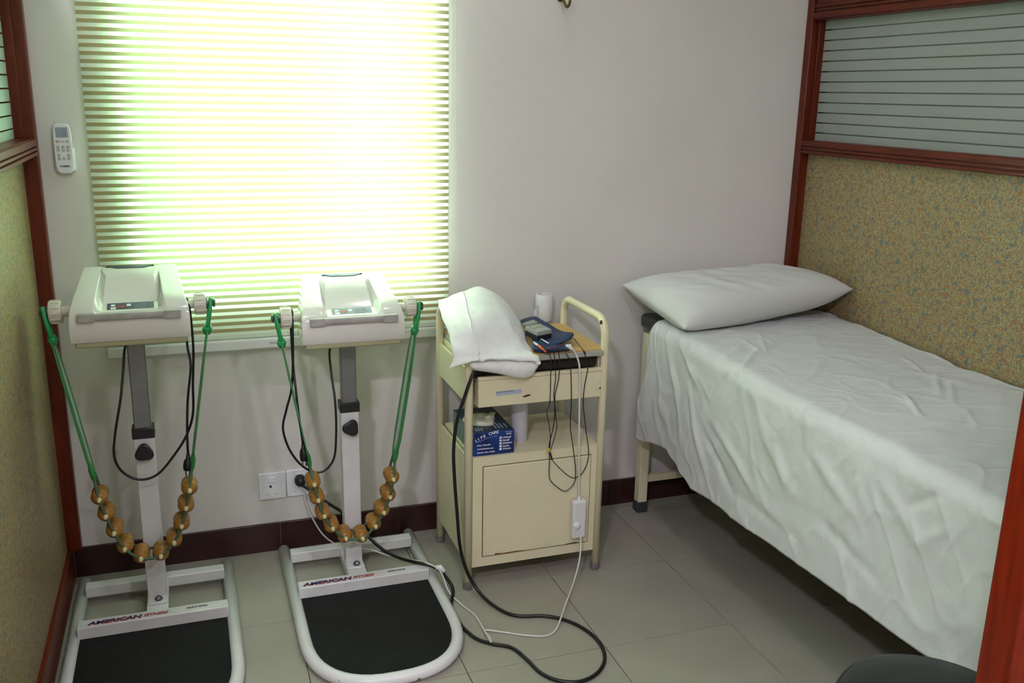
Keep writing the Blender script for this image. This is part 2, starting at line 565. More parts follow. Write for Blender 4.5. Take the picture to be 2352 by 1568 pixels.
# glazed partitions
def partition_side(name, face, post, sgn, y_end):
    """face: x of panel face, post: x of the frame's proud face, sgn: +1 room is on +x side"""
    w = sgroup(name, (face, 0, 0))
    back = face - sgn * 0.05
    X = lambda a: face + sgn * a
    pr = abs(post - face)
    # wall post
    box('post', X(-.05), X(pr), -0.035, -0.0005, 0.0985, 1.86, M['wood'], w, bevel=.004)
    box('post', X(-.05), X(pr), y_end, y_end + .06, 0.0, 1.86, M['wood'], w, bevel=.004)
    box('laminate_panel', X(-.03), X(0), y_end + .06, -0.035, 0.09, 1.30, M['laminate'], w)
    box('base_rail', X(-.05), X(.014), y_end + .06, -0.013, 0.0, 0.105, M['woody'], w, bevel=.005)
    # middle rail with three mouldings
    box('mid_rail', X(-.05), X(pr - .008), y_end + .06, -0.035, 1.297, 1.345, M['woody'], w, bevel=.003)
    for za, zb in ((1.299, 1.309), (1.313, 1.321), (1.325, 1.343)):
        box('moulding', X(pr - .008), X(pr), y_end + .06, -0.0355, za, zb, M['woody'], w, bevel=.002)
    box('top_rail', X(-.05), X(pr - .008), y_end + .06, -0.035, 1.752, 1.86, M['woody'], w, bevel=.003)
    for za, zb in ((1.757, 1.777), (1.781, 1.789), (1.793, 1.803), (1.82, 1.858)):
        box('moulding', X(pr - .008), X(pr), y_end + .06, -0.0355, za, zb, M['woody'], w, bevel=.002)
    box('glazing_bead', X(-.02), X(.012), -0.046, -0.035, 1.345, 1.752, M['wood'], w, bevel=.002)
    # glass and its frosted bands
    box('pane', X(-.018), X(-.014), y_end + .06, -0.040, 1.338, 1.76, M['clear'], w)
    z0, z1 = 1.336, 1.756
    p = (z1 - z0) / 12
    s0 = None
    for k in range(12):
        a = z0 + k * p + (.0022 if k else 0); b = z0 + (k + 1) * p - (.0022 if k < 11 else 0)
        if s0 is None or k in (11,):
            s = box('frosted_strip', X(-.0138), X(-.0120), y_end + .06, -0.044, a, b, M['frost'], w)
            if k == 1 or s0 is None: s0 = s
        else:
            if k == 1: s0 = box('frosted_strip', X(-.0138), X(-.0120), y_end + .06, -0.044, a, b, M['frost'], w)
            else: copypart(s0, w, (wloc(s0).x, wloc(s0).y, (a + b) / 2))
    return w


partition_side('wall_left', -0.040, 0.0, 1, -2.06)
partition_side('wall_right', 2.520, 2.482, -1, -2.06)
# front partition beside the opening (its end post shows at the right edge)
wf = sgroup('wall_front', (1.388, -2.085, 0))
PX = 0.3728 + 1.1605 * (-2.06 + 2.9351)
box('post', PX, PX + .06, -2.115, -2.06, 0, 1.86, M['woodbright'], wf, bevel=.003)
box('laminate_panel', PX + .06, 2.53, -2.10, -2.075, 0.09, 1.30, M['laminate'], wf)
box('base_rail', PX + .06, 2.53, -2.115, -2.062, 0, .105, M['wood'], wf, bevel=.004)
box('mid_rail', PX + .06, 2.53, -2.115, -2.062, 1.297, 1.345, M['wood'], wf, bevel=.004)
box('top_rail', PX + .06, 2.53, -2.115, -2.062, 1.752, 1.86, M['wood'], wf, bevel=.004)
box('pane', PX + .06, 2.53, -2.090, -2.086, 1.345, 1.752, M['frost'], wf)

# ceiling lamps
for (lx, ly_, lw, where) in LAMPS:
    t = thing('ceiling_lamp', 'round white surface lamp on the ceiling ' + where, 'lamp', (lx, ly_, CEIL), 'round ceiling lamps')
    lathe('housing', [(.11, -.035), (.115, -.03), (.115, -.002), (.11, 0)], M['plasticwhite'], t, origin=(lx, ly_, CEIL))
    lathe('diffuser', [(.02, -.0375), (.10, -.0375), (.102, -.0355)], M['lamp'], t, origin=(lx, ly_, CEIL))
    l = bpy.data.lights.new('lamp_light', 'AREA'); l.shape = 'DISK'; l.size = 0.2; l.energy = lw; l.color = LAMP_COL
    o = bpy.data.objects.new('lamp_light', l); link(o, t); o.location = (0, 0, -0.04)

# ================================================================== BLIND
BX0, BX1, BY = 0.1285, 1.172, -0.028
bl = thing('window_blind', 'white and tan striped roller blind lit from behind over the window', 'blind', ((BX0 + BX1) / 2, BY, 0.705))
ZB0, ZB1 = 0.742, 2.06
box('head_rail', BX0 - .01, BX1 + .01, BY - .03, -0.002, ZB1, ZB1 + .06, M['blindrail'], bl, bevel=.006)
pitch = 0.02118
P = []
nz = int((ZB1 - ZB0) / pitch) * 2
zz = [ZB0 + i * pitch / 2 for i in range(nz + 1)] + [ZB1 + .005]
cl = grid('blind_cloth', [[(BX0, BY + (.0015 if i % 2 else 0), z), (BX1, BY + (.0015 if i % 2 else 0), z)] for i, z in enumerate(zz)], M['blindcloth'], bl, smooth=False)
z_ref = at(200, 26 + 2, y=BY).z
k0 = math.ceil((ZB0 + .006 - z_ref) / pitch)
s0 = None
k = k0
while z_ref + k * pitch < ZB1 - .006:
    z = z_ref + k * pitch
    if s0 is None:
        v = [(BX0, BY - .0035, z - .0052), (BX1, BY - .0035, z - .0052), (BX1, BY - .0022, z + .0052), (BX0, BY - .0022, z + .0052)]
        v += [(a, b + .001, c) for a, b, c in v]
        s0 = mesh('slat', v, [(0, 1, 2, 3), (7, 6, 5, 4), (0, 4, 5, 1), (1, 5, 6, 2), (2, 6, 7, 3), (3, 7, 4, 0)], M['blindtan'], bl)
    else:
        copypart(s0, bl, (wloc(s0).x, wloc(s0).y, z))
    k += 1
br = box('bottom_rail', BX0 - .002, BX1 + .001, BY - .012, BY + .006, 0.706, 0.738, M['blindrail'], bl, bevel=.004, seg=3)
p_ = at(618, 787, y=BY - .0125)
for k, (dx, dz, w_) in enumerate(((0, 0, .012), (.014, 0, .008), (.024, 0, .012), (.002, -.004, .014), (.018, -.004, .010))):
    box('maker_print', p_.x + dx, p_.x + dx + w_, BY - .0124, BY - .0118, p_.z + dz, p_.z + dz + .0016, M['grey'], br)
# bead chain loop
def beads(name, pts, parent, r=.0017, step=.0052):
    path = spline(pts, 10); V = []; F = []; d = 0; last = path[0]; nxt = 0
    for a, b in zip(path[:-1], path[1:]):
        L_ = (b - a).length
        while nxt <= d + L_:
            c = a + (b - a) * ((nxt - d) / max(L_, 1e-9)); k = len(V)
            for dx, dy, dz in ((r, 0, 0), (0, r, 0), (-r, 0, 0), (0, -r, 0), (0, 0, r), (0, 0, -r)): V.append(c + Vector((dx, dy, dz)))
            F.extend([(k, k + 1, k + 4), (k + 1, k + 2, k + 4), (k + 2, k + 3, k + 4), (k + 3, k, k + 4), (k + 1, k, k + 5), (k + 2, k + 1, k + 5), (k + 3, k + 2, k + 5), (k, k + 3, k + 5)])
            nxt += step
        d += L_
    return mesh(name, V, F, M['chain'], parent, smooth=True)


c1 = [at(1041, -150, y=-.06), at(1040, 10, y=-.058), at(1038, 250, y=-.058), at(1030, 480, y=-.058), at(1024, 640, y=-.058), at(1027, 700, y=-.058),
      at(1042, 712, y=-.055), at(1053, 670, y=-.05), at(1052, 500, y=-.045), at(1050, 300, y=-.045), at(1049, 10, y=-.05), at(1047, -150, y=-.06)]
beads('bead_chain', c1, bl)

# ================================================================== WALL THINGS
# hook
hk = at(1287, 4, y=0)
t = thing('wall_hook', 'small brass coat hook on the upper wall', 'hook', (hk.x, 0, hk.z))
lathe('hook_plate', [(.013, 0), (.013, -.003), (.009, -.006)], M['brass'], t, axis='y', origin=(hk.x, 0, hk.z + .012), res=16)
tube('hook_arm', [(hk.x, -.004, hk.z + .012), (hk.x + .001, -.022, hk.z + .004), (hk.x + .002, -.034, hk.z - .008), (hk.x + .004, -.040, hk.z - .016), (hk.x + .006, -.050, hk.z - .018), (hk.x + .008, -.058, hk.z - .008), (hk.x + .009, -.06, hk.z + .006)], .0045, M['brass'], t, res=10, n=5)

# remote control, slightly tilted in its holder
c = at(147, 340, y=0)
t = thing('remote_control', 'white air conditioner remote control in a wall holder', 'remote', (c.x, 0, c.z - .07))
def rem(a, b, d=0.0):
    th = math.radians(-2.2)      # a: right, b: up, d: out of the wall
    return Vector((c.x + a * math.cos(th) + b * math.sin(-th) * -1 * 0 + b * math.sin(th) * -0.0, -d, c.z + b + a * math.sin(-th) * 0))
wd, ht = .0235, .0685
prof = []
for k in range(33):
    a = 2 * math.pi * k / 32
    ca, sa = math.cos(a), math.sin(a)
    ex = 2 / 5.0
    prof.append((wd * math.copysign(abs(ca) ** ex, ca), ht * math.copysign(abs(sa) ** ex, sa)))
prof = prof[:-1]
V = [rem(a, b, .006) for a, b in prof] + [rem(a, b, .019) for a, b in prof] + [rem(a * .93, b * .975, .022) for a, b in prof]
n = len(prof)
F = [(i, (i + 1) % n, n + (i + 1) % n, n + i) for i in range(n)] + [(n + i, n + (i + 1) % n, 2 * n + (i + 1) % n, 2 * n + i) for i in range(n)] + [tuple(range(2 * n, 3 * n)), tuple(range(n))[::-1]]
body = mesh('body', V, F, M['plasticwhite'], t, smooth=False)
def rbox(name, a0, a1, b0, b1, m, parent, d0=.0215, d1=.0232):
    v, f = boxgeo(a0, a1, d0, d1, b0, b1)
    return mesh(name, [rem(x, z, y) for x, y, z in v], f, m, parent, bevel=.0012)
scr = rbox('screen', -.0155, .0155, .030, .058, M['screen'], t)
text('screen_digits', '23', .013, M['grey'], scr, rem(-.001, .041, .0236), (1, 0, 0), (0, 0, 1))
rbox('screen_print', -.002, .012, .034, .0365, M['grey'], scr, .0228, .0236)
rows = [(.0195, [(-.0125, .006), (.0, .0075), (.0125, .005)]), (.0045, [(-.0125, .0055), (0, .0055), (.0125, .006)]), (-.004, [(-.0125, .0055), (0, .0055), (.0125, .006)]), (-.0185, [(-.0125, .005), (.0125, .005)]), (-.0275, [(-.0125, .005), (0, .005), (.0125, .005)])]
for ri, (b, cs) in enumerate(rows):
    for ci, (a, w_) in enumerate(cs):
        rbox('button', a - w_ * .75, a + w_ * .75, b - .0036, b + .0036, M['buttonpink'] if (ri == 0 and ci == 1) else M['button'], t)
text('maker_name', 'DAIKIN', .0075, M['dark'], t, rem(-.008, -.051, .0224), (1, 0, 0), (0, 0, 1), bold=.0003, width=.020)
mesh('maker_mark', [rem(-.0125, -.051, .0226), rem(-.0095, -.048, .0226), rem(-.0125, -.0455, .0226)], [(0, 1, 2)], M['dark'], t)
box('holder', c.x - .027, c.x + .027, -.012, 0, c.z - .062, c.z + .002, M['plasticwhite'], t, bevel=.003)

# two sockets
def socket(x0, x1, z0, z1, label, first):
    t = thing('wall_socket', label, 'socket', ((x0 + x1) / 2, 0, z0), 'wall sockets')
    box('face_plate', x0, x1, -.009, 0, z0, z1, M['plasticwhite'], t, bevel=.003, seg=3)
    xc = (x0 + x1) / 2
    box('rocker_switch', xc - .012, xc + .013, -.0115, -.008, z1 - .034, z1 - .014, M['plasticwhite'], t, bevel=.0015)
    lathe('earth_hole', [(.0042, -.0098), (.0042, -.008)], M['dark'], t, axis='y', origin=(xc - .006, 0, z1 - .047), res=16)
    for dx in (-.017, .008):
        box('pin_hole', xc + dx - .0035, xc + dx + .0035, -.0098, -.008, z0 + .017, z0 + .020, M['button'], t)
    return t


a = at(592, 1087, y=0); b = at(658, 1140, y=0); d = at(724, 1135, y=0)
socket(a.x, b.x, b.z, a.z, 'white wall socket with nothing plugged into it', True)
socket(b.x + .0015, b.x + .088, b.z + .001, a.z + .002, 'white wall socket behind the round black plug', False)

# ================================================================== BELT MASSAGERS
def wpt(px, y): return [at(u, v, y=y) for u, v in px]


def massager(cx, cy, hz, hy, label, beadpx, yb, collar_z, knob_z, knob_rot, cablepx, plugpx, bxo, text_x, hubpx, chip):
    """cx, cy: post centre; hz: underside of the head; yb: y of the rollers"""
    t = thing('belt_massager', label, 'massager', (cx, cy, 0), 'standing belt massagers')
    bx = cx + bxo
    hw = .2085; r = .0175; zt = .0185
    yb0 = cy + .195; ys = cy - .36
    # base frame: bent tube
    path = [(bx - hw, yb0, zt), (bx - hw, ys, zt)]
    for k in range(1, 24):
        a = math.pi * k / 24
        ca, sa = math.cos(a), math.sin(a); ex = 2 / 2.5
        path.append((bx - hw * math.copysign(abs(ca) ** ex, ca), ys - .245 * abs(sa) ** ex, zt))
    path += [(bx + hw, ys, zt), (bx + hw, yb0, zt)]
    fr = tube('base_tube', path, r, M['chipped'] if chip else M['whitepaint'], t, res=16)
    for s in (-1, 1):
        lathe('end_cap', [(.004, .005), (.014, .004), (.0172, 0), (.0172, -.004)], M['plasticwhite'], t, axis='y', origin=(bx + s * hw, yb0, zt), res=16)
    ycb = cy - .125
    box('rear_bar', bx - hw + .012, bx + hw - .012, cy + .085, cy + .122, .022, .056, M['whitepaint'], t, bevel=.003)
    cb = box('cross_bar', bx - hw + .010, bx + hw - .010, ycb - .022, ycb + .020, .020, .060, M['whitepaint'], t, bevel=.003)
    box('spine', cx - .029, cx + .029, ycb + .020, cy + .10, .018, .050, M['whitepaint'], t, bevel=.003)
    box('foot_plate', cx - .027, cx + .027, cy - .062, cy + .022, .050, .057, M['whitepaint'], t, bevel=.002)
    lathe('bolt', [(.011, 0), (.011, .006), (.006, .011), (.003, .012)], M['bolt'], t, origin=(cx + .004, cy - .046, .057), res=6, smooth=False)
    # standing mat
    out = []
    ih = hw - .012
    out.append((bx - ih, ycb - .022)); out.append((bx - ih, ys))
    for k in range(1, 24):
        a = math.pi * k / 24
        ca, sa = math.cos(a), math.sin(a); ex = 2 / 2.5
        out.append((bx - ih * math.copysign(abs(ca) ** ex, ca), ys - .233 * abs(sa) ** ex))
    out += [(bx + ih, ys), (bx + ih, ycb - .022)]
    n = len(out)
    V = [(x, y, .014) for x, y in out] + [(x, y, .026) for x, y in out]
    F = [(i, (i + 1) % n, n + (i + 1) % n, n + i) for i in range(n)] + [tuple(range(n))[::-1], tuple(range(n, 2 * n))]
    mesh('standing_mat', V, F, M['mat'], t)
    # print on the cross bar
    zt_ = .0603
    x1, x2, x3, x4, x5, x6 = text_x
    text('maker_name', 'AMERICAN', .022, M['red'], cb, (x1 + .002, ycb - .0145, zt_), (1, 0, 0), (0, 1, 0), width=x2 - x1, shear=.25, bold=.0006)
    text('maker_name', 'AMERICAN', .022, M['navy'], cb, (x1, ycb - .0115, zt_ + .0003), (1, 0, 0), (0, 1, 0), width=x2 - x1, shear=.25, bold=.0007)
    text('maker_name', 'FITNESS', .018, M['red'], cb, (x3, ycb - .0105, zt_ + .0003), (1, 0, 0), (0, 1, 0), width=x4 - x3, shear=.35, bold=.0007)
    text('origin_print', 'MADE IN TAIWAN', .012, M['dark'], cb, (x5, ycb - .003, zt_), (1, 0, 0), (0, 1, 0), width=x6 - x5, bold=.0005)
    # post
    box('lower_post', cx - .0265, cx + .0265, cy - .022, cy + .022, .056, collar_z + .004, M['whitepaint'], t, bevel=.003)
    box('upper_post', cx - .0225, cx + .0225, cy - .018, cy + .018, collar_z, hz + .02, M['greymetal'], t, bevel=.003)
    box('collar', cx - .0295, cx + .0295, cy - .025, cy + .025, collar_z, collar_z + .030, M['black'], t, bevel=.002)
    # rounded triangular clamp knob
    K = []
    for kk in range(36):
        a = 2 * math.pi * kk / 36
        rr = .0235 * (1 + .13 * math.cos(3 * (a - knob_rot)))
        K.append((rr * math.cos(a), rr * math.sin(a)))
    V = []; F = []
    for (sc, dy) in ((.5, 0), (.5, -.008), (.92, -.009), (1, -.012), (1, -.022), (.9, -.026)):
        V += [(cx - .001 + a * sc, cy - .0215 + dy, knob_z + b * sc) for a, b in K]
    for i in range(5):
        for q in range(36): F.append((i * 36 + q, i * 36 + (q + 1) % 36, (i + 1) * 36 + (q + 1) % 36, (i + 1) * 36 + q))
    F += [tuple(range(36))[::-1], tuple(range(180, 216))]
    mesh('clamp_knob', V, F, M['black'], t, bevel=.001)
    # ---------------- head housing
    yf = hy                                    # y of the lower front edge
    # profile (dy from front, dz from underside) shoulder and recess, same count
    S = [(.003, 0), (-.004, .014), (-.006, .045), (-.002, .066), (.008, .083), (.030, .101), (.058, .114), (.110, .134), (.165, .154), (.188, .163), (.197, .160), (.203, .150), (.212, .06), (.212, 0)]
    Rr = [(.003, 0), (-.004, .014), (-.006, .045), (-.002, .066), (.008, .078), (.018, .080), (.024, .074), (.056, .088), (.072, .077), (.136, .147), (.184, .160), (.203, .150), (.212, .06), (.212, 0)]
    def hwid(dy, dz): return .1445 - .012 * (dy / .21) - .035 * max(0, dz - .08) / .08 * .45
    cols = [-1, -.985, -.93, -.64, -.60, -.54, -.48, 0, .48, .54, .60, .64, .93, .985, 1]
    V = []; F = []
    for ci, c_ in enumerate(cols):
        ac = abs(c_)
        wq = 0 if ac >= .60 else (1 if ac <= .50 else sstep(.60, .50, ac))
        for kf in range(len(S)):
            dy = S[kf][0] * (1 - wq) + Rr[kf][0] * wq
            dz = S[kf][1] * (1 - wq) + Rr[kf][1] * wq
            drop = {1: .006, .985: .0015}.get(ac, 0) * (1 if dz > .02 else 0)
            V.append((cx + c_ * hwid(dy, dz), yf + dy, hz + max(0, dz - drop)))
    ns = len(S)
    for i in range(len(cols) - 1):
        for kf in range(ns - 1):
            F.append((i * ns + kf, (i + 1) * ns + kf, (i + 1) * ns + kf + 1, i * ns + kf + 1))
        F.append((i * ns, i * ns + ns - 1, (i + 1) * ns + ns - 1, (i + 1) * ns))
    F.append(tuple(range(ns))); F.append(tuple((len(cols) - 1) * ns + q for q in range(ns))[::-1])
    hd = mesh('head_housing', V, F, M['ivory'], t, bevel=.004, seg=3)
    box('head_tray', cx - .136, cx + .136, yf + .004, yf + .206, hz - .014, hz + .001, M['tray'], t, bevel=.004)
    # grip strip with two end blocks
    zs = hz + .068
    G = []
    for k in range(13):
        s = -1 + 2 * k / 12
        x = cx + s * .121; y = yf - .014 - .004 * (1 - s * s); z = zs + .001 * (1 - s * s)
        hh = .0085 + .0015 * s * s
        G.append([(x, y + .014, z + hh), (x, y + .002, z + hh), (x, y, z + hh - .003), (x, y, z - hh + .003), (x, y + .002, z - hh), (x, y + .014, z - hh)])
    V = [p for q in G for p in q]; F = []
    for i in range(12):
        for k in range(6): F.append((i * 6 + k, i * 6 + (k + 1) % 6, (i + 1) * 6 + (k + 1) % 6, (i + 1) * 6 + k))
    F += [tuple(range(6)), tuple(range(72, 78))[::-1]]
    gs = mesh('grip_strip', V, F, M['strip'], t, bevel=.001)
    for s in (-1, 1):
        box('grip_end', cx + s * .123, cx + s * .082, yf - .0165, yf + .002, zs - .011, zs + .0105, M['strip'], gs, bevel=.002)
    # control label lying in the recess, top badge
    def lq(x, f): return (cx + x, yf + .0255 + .029 * f, hz + .0756 + .0127 * f)
    def lquad(name, xa, xb, fa, fb, m, par, lift):
        v_ = [lq(xa, fa), lq(xb, fa), lq(xb, fb), lq(xa, fb)]
        v_ = [(x, y - lift * .45, z + lift * .9) for x, y, z in v_] + [(x, y + .001, z - .002) for x, y, z in v_]
        return mesh(name, v_, [(0, 1, 2, 3), (7, 6, 5, 4), (0, 4, 5, 1), (1, 5, 6, 2), (2, 6, 7, 3), (3, 7, 4, 0)], m, par)
    lb = lquad('control_label', -.055, .058, 0, 1, M['badge'], t, .0012)
    lquad('key_print', -.047, -.034, .15, .4, M['white'], lb, .0016)
    lquad('key_print', -.031, -.012, .35, .6, M['red'], lb, .0016)
    lquad('key_print', -.046, -.036, .55, .8, M['white'], lb, .0016)
    lquad('key_print', -.008, .002, .5, .8, M['white'], lb, .0016)
    for (xa, xb, fa, fb) in ((.010, .022, .62, .72), (.024, .040, .62, .72), (.010, .048, .42, .48), (.010, .038, .2, .26)):
        lquad('label_print', xa, xb, fa, fb, M['grey'], lb, .0016)
    bz = hz + .1628
    V = [(cx - .062, yf + .203, bz - .010), (cx + .062, yf + .203, bz - .010), (cx + .060, yf + .189, bz + .0012), (cx - .060, yf + .189, bz + .0012), (cx + .034, yf + .176, bz - .0028), (cx - .034, yf + .176, bz - .0028)]
    V += [(x, y, z - .003) for x, y, z in V]
    mesh('top_badge', V, [(0, 1, 2, 3), (3, 2, 4, 5), (6, 9, 8, 7), (9, 11, 10, 8), (5, 4, 10, 11), (0, 3, 9, 6), (3, 5, 11, 9), (1, 7, 8, 2), (2, 8, 10, 4), (0, 6, 7, 1)], M['badge'], t)
    # hubs
    hyc = yb + .03; 
    for s, (u, v) in zip((-1, 1), hubpx):
        p = at(u, v, y=hyc)
        hx0 = cx + s * .128
        lathe('shaft', [(.0135, 0), (.0135, s * abs(p.x - hx0))], M['ivorydull'], t, axis='x', origin=(hx0, hyc, p.z), res=20)
        pr_ = []
        hub = lathe('hub', [(.020, -s * .016), (.0285, -s * .015), (.030, -s * .012), (.030, s * .012), (.0285, s * .015), (.012, s * .016)], M['ivorydull'], t, axis='x', origin=(p.x, hyc, p.z), res=28)
        for q in range(12):
            a = 2 * math.pi * q / 12
            yy, zq = hyc + .0297 * math.cos(a), p.z + .0297 * math.sin(a)
            box('rib', p.x - .011, p.x + .011, yy - .002, yy + .002, zq - .002, zq + .002, M['ivorydull'], hub, bevel=.001)
        lathe('washer', [(.017, 0), (.017, s * .003), (.008, s * .004), (.008, s * .017), (.013, s * .018), (.011, s * .023), (.004, s * .025)], M['bolt'], t, axis='x', origin=(p.x + s * .016, hyc, p.z), res=20)
    # ---------------- roller belt
    B = wpt(beadpx, yb)
    cf = [p + Vector((0, -.034, 0)) for p in B]; cb_ = [p + Vector((0, .030, 0)) for p in B]
    hubw = []
    for s, (u, v) in zip((-1, 1), hubpx):
        p = at(u, v, y=hyc); hubw.append(Vector((p.x + s * .027, hyc, p.z)))
    def topcord(i, s):
        d = (B[i] - B[i + (1 if i == 0 else -1)]).normalized()
        return d
    strap_end = []
    for i, s in ((0, 0), (len(B) - 1, 1)):
        to = (hubw[s] - B[i]).normalized()
        strap_end.append(B[i] + to * .062)
    fc = [strap_end[0] + Vector((0, -.012, 0))] + cf + [strap_end[1] + Vector((0, -.012, 0))]
    bc = [strap_end[0] + Vector((0, .012, 0))] + cb_ + [strap_end[1] + Vector((0, .012, 0))]
    V1, F1 = tubegeo(spline(fc, 6), .0042, 8); V2, F2 = tubegeo(spline(bc, 6), .0042, 8)
    belt = mesh('roller_belt', V1 + V2, F1 + [tuple(i + len(V1) for i in f) for f in F2], M['cordgreen'], t, smooth=True)
    r0 = None
    for p in B:
        if r0 is None:
            r0 = lathe('roller', [(.006, -.036), (.012, -.034), (.0185, -.028), (.0222, -.019), (.0225, -.013), (.0205, -.005), (.0192, -.001), (.0205, .004), (.0225, .012), (.0215, .020), (.017, .027), (.010, .031), (.005, .032)], M['roller'], belt, axis='y', origin=p, res=20)
            off = wloc(r0) - p
            pg = lathe('peg', [(.0028, .006), (.0062, .003), (.0066, -.001), (.0045, -.009), (.002, -.0105)], M['peg'], belt, axis='y', origin=p + Vector((0, -.0385, 0)), res=12)
            offp = wloc(pg) - p
        else:
            copypart(r0, belt, p + off); copypart(pg, belt, p + offp)
    for s in (0, 1):
        top = hubw[s]; end = strap_end[s]
        dr = (end - top).normalized()
        # clip ring
        side = dr.cross(Vector((0, 1, 0))).normalized()
        ring = []
        for q in range(20):
            a = 2 * math.pi * q / 20
            ring.append(top + dr * (.030 - .041 * math.cos(a)) + Vector((0, 1, 0)) * (.0145 * math.sin(a)))
        tube('strap_clip', ring, .0058, M['greenclip'], belt, res=10, closed=True)
        st = top + dr * .072
        tube('strap_knot', [top + dr * .060, top + dr * .075, top + dr * .088], [.009, .0135, .008], M['greenclip'], belt, res=12)
        L_ = (end - st).length
        def ribbon(name, y0, y1, th, m, d0, d1):
            V = []; F = []
            nseg = 6
            for q in range(nseg + 1):
                f = q / nseg
                c_ = st + dr * (d0 + (L_ * d1 - d0) * f)
                wob = .003 * math.sin(f * 5 + s)
                k1 = (0.55 + 0.45 * min(1, f * 4)) * (1 - .35 * max(0, f - .85) / .15)
                for (yy, ss) in ((y0, -1), (y1, -1), (y1, 1), (y0, 1)):
                    V.append(c_ + Vector((0, yy * k1 + wob, 0)) + side * (ss * th))
            for q in range(nseg):
                for e in range(4): F.append((q * 4 + e, q * 4 + (e + 1) % 4, q * 4 + 4 + (e + 1) % 4, q * 4 + 4 + e))
            F += [(0, 1, 2, 3), tuple(nseg * 4 + e for e in (3, 2, 1, 0))]
            return mesh(name, V, F, m, belt)
        ribbon('strap', -.043, -.017, .0018, M['green'], 0, 1.0)
        ribbon('strap', .019, .040, .0018, M['green'], 0, 1.0)
        ribbon('strap_core', -.0175, .0195, .0012, M['strapwhite'], .01, .97)
        kn = end + dr * -.008 + Vector((0, -.016, 0))
        tube('strap_tie', [kn - dr * .028, kn - dr * .01, kn + dr * .012, kn + dr * .03], [.004, .0085, .0075, .003], M['green'], belt, res=8)
    # ---------------- thin mains lead
    tube('mains_lead', cablepx, .0034, M['cable'], t, res=8, n=6)
    p0, p1 = plugpx
    dv = (p1 - p0)
    tube('plug', [p0, p0 + dv * .25, p0 + dv * .4, p0 + dv * .65, p0 + dv * .95, p1], [.0045, .006, .0105, .0125, .0115, .006], M['black'], t, res=12)
    for dx in (-.005, .005):
        tube('plug_pin', [p1 + Vector((dx, 0, .002)), p1 + Vector((dx, 0, -.016))], .0021, M['bolt'], t, res=8)
    return t


# left machine
Y = -.36
yc = -.345
lcab = [at(300, 770, y=-.285), at(287, 800, y=-.29), at(283, 850, y=-.31), at(277, 915, y=yc), at(264, 1000, y=yc), at(263, 1050, y=yc), at(282, 1084, y=yc), at(320, 1101, y=yc), at(362, 1089, y=yc), at(400, 1045, y=yc),
        at(428, 1000, y=yc), at(443, 950, y=yc), at(443, 880, y=yc), at(444, 800, y=yc), at(437, 720, y=yc), at(431, 690, y=-.335), at(427, 685, y=-.315), at(425, 700, y=-.30), at(430, 790, y=-.315), at(438, 840, y=-.345), at(431, 920, y=-.36), at(430, 1000, y=-.37), at(432, 1045, y=-.37)]
massager(.221, -.282, at(290, 783, y=-.42).z, -.42, 'leftmost belt massager, cut off by the bottom of the picture, beside the partition',
         [(230, 1135), (245, 1173), (264, 1211), (288, 1247), (325, 1269), (370, 1263), (400, 1232), (417, 1195), (427, 1154), (435, 1114)], Y,
         at(327, 1008, y=-.307).z, at(327, 1040, y=-.32).z, math.radians(90), lcab, (at(432, 1043, y=-.37), at(431, 1080, y=-.37)), -.006,
         [at(200, 1435, z=.06).x, at(326, 1410, z=.06).x, at(330, 1410, z=.06).x, at(388, 1402, z=.06).x, at(430, 1395, z=.06).x, at(476, 1390, z=.06).x],
         [(128, 716), (459, 696)], False)
# right machine
Y = -.318
yc = -.30
rcab = [at(768, 780, y=-.25), at(757, 805, y=-.25), at(760, 850, y=-.26), at(770, 925, y=yc), at(772, 1000, y=yc), at(766, 1055, y=yc), at(738, 1084, y=yc), at(700, 1074, y=yc), at(667, 1036, y=yc), at(650, 985, y=yc), at(658, 940, y=yc), at(670, 890, y=yc), at(673, 820, y=yc), at(672, 750, y=yc),
        at(671, 718, y=-.295), at(669, 711, y=-.275), at(667, 722, y=-.262), at(672, 820, y=-.28), at(679, 890, y=-.315), at(686, 950, y=-.33), at(696, 1020, y=-.335)]
massager(.8005, -.2445, at(812, 787, y=-.38).z, -.38, 'belt massager in the middle of the room with its whole foot plate in view',
         [(718, 1101), (727, 1137), (741, 1173), (760, 1201), (790, 1224), (828, 1224), (857, 1196), (876, 1165), (890, 1130), (898, 1090)], Y,
         at(797, 948, y=-.27).z, at(806, 982, y=-.28).z, math.radians(62), rcab, (at(696, 1018, y=-.335), at(699, 1058, y=-.335)), .013,
         [at(693, 1338, z=.06).x, at(806, 1322, z=.06).x, at(809, 1322, z=.06).x, at(859, 1315, z=.06).x, at(890, 1310, z=.06).x, at(930, 1304, z=.06).x],
         [(656, 729), (941, 704)], True)

# ================================================================== TROLLEY
tr = thing('steel_trolley', 'cream enamelled steel trolley with drawer and cupboard under a wooden top', 'trolley', (1.335, -.27, 0))
XA, XB, YA, YC = 1.122, 1.553, -.437, -.108
R_ = .0125
for x, nm in ((XA, 'l'), (XB, 'r')):
    zt = .832
    path = [(x, YA, .012), (x, YA, zt - .05)]
    for k in range(1, 7):
        a = math.pi / 2 * k / 6
        path.append((x, YA + .05 * (1 - math.cos(a)), zt - .05 + .05 * math.sin(a)))
    for k in range(0, 7):
        a = math.pi / 2 * k / 6
        path.append((x, YC - .05 + .05 * math.sin(a), zt - .05 + .05 * math.cos(a)))
    path += [(x, YC, .012)]
    tube('side_hoop', path, R_, M['cream'], tr, res=14)
    for y in (YA, YC):
        lathe('foot', [(.0115, 0), (.0142, .002), (.0142, .024), (.0128, .026)], M['rubber'], tr, origin=(x, y, 0), res=16)
ZT = at(1240, 800, y=-.44).z
ZT = .742
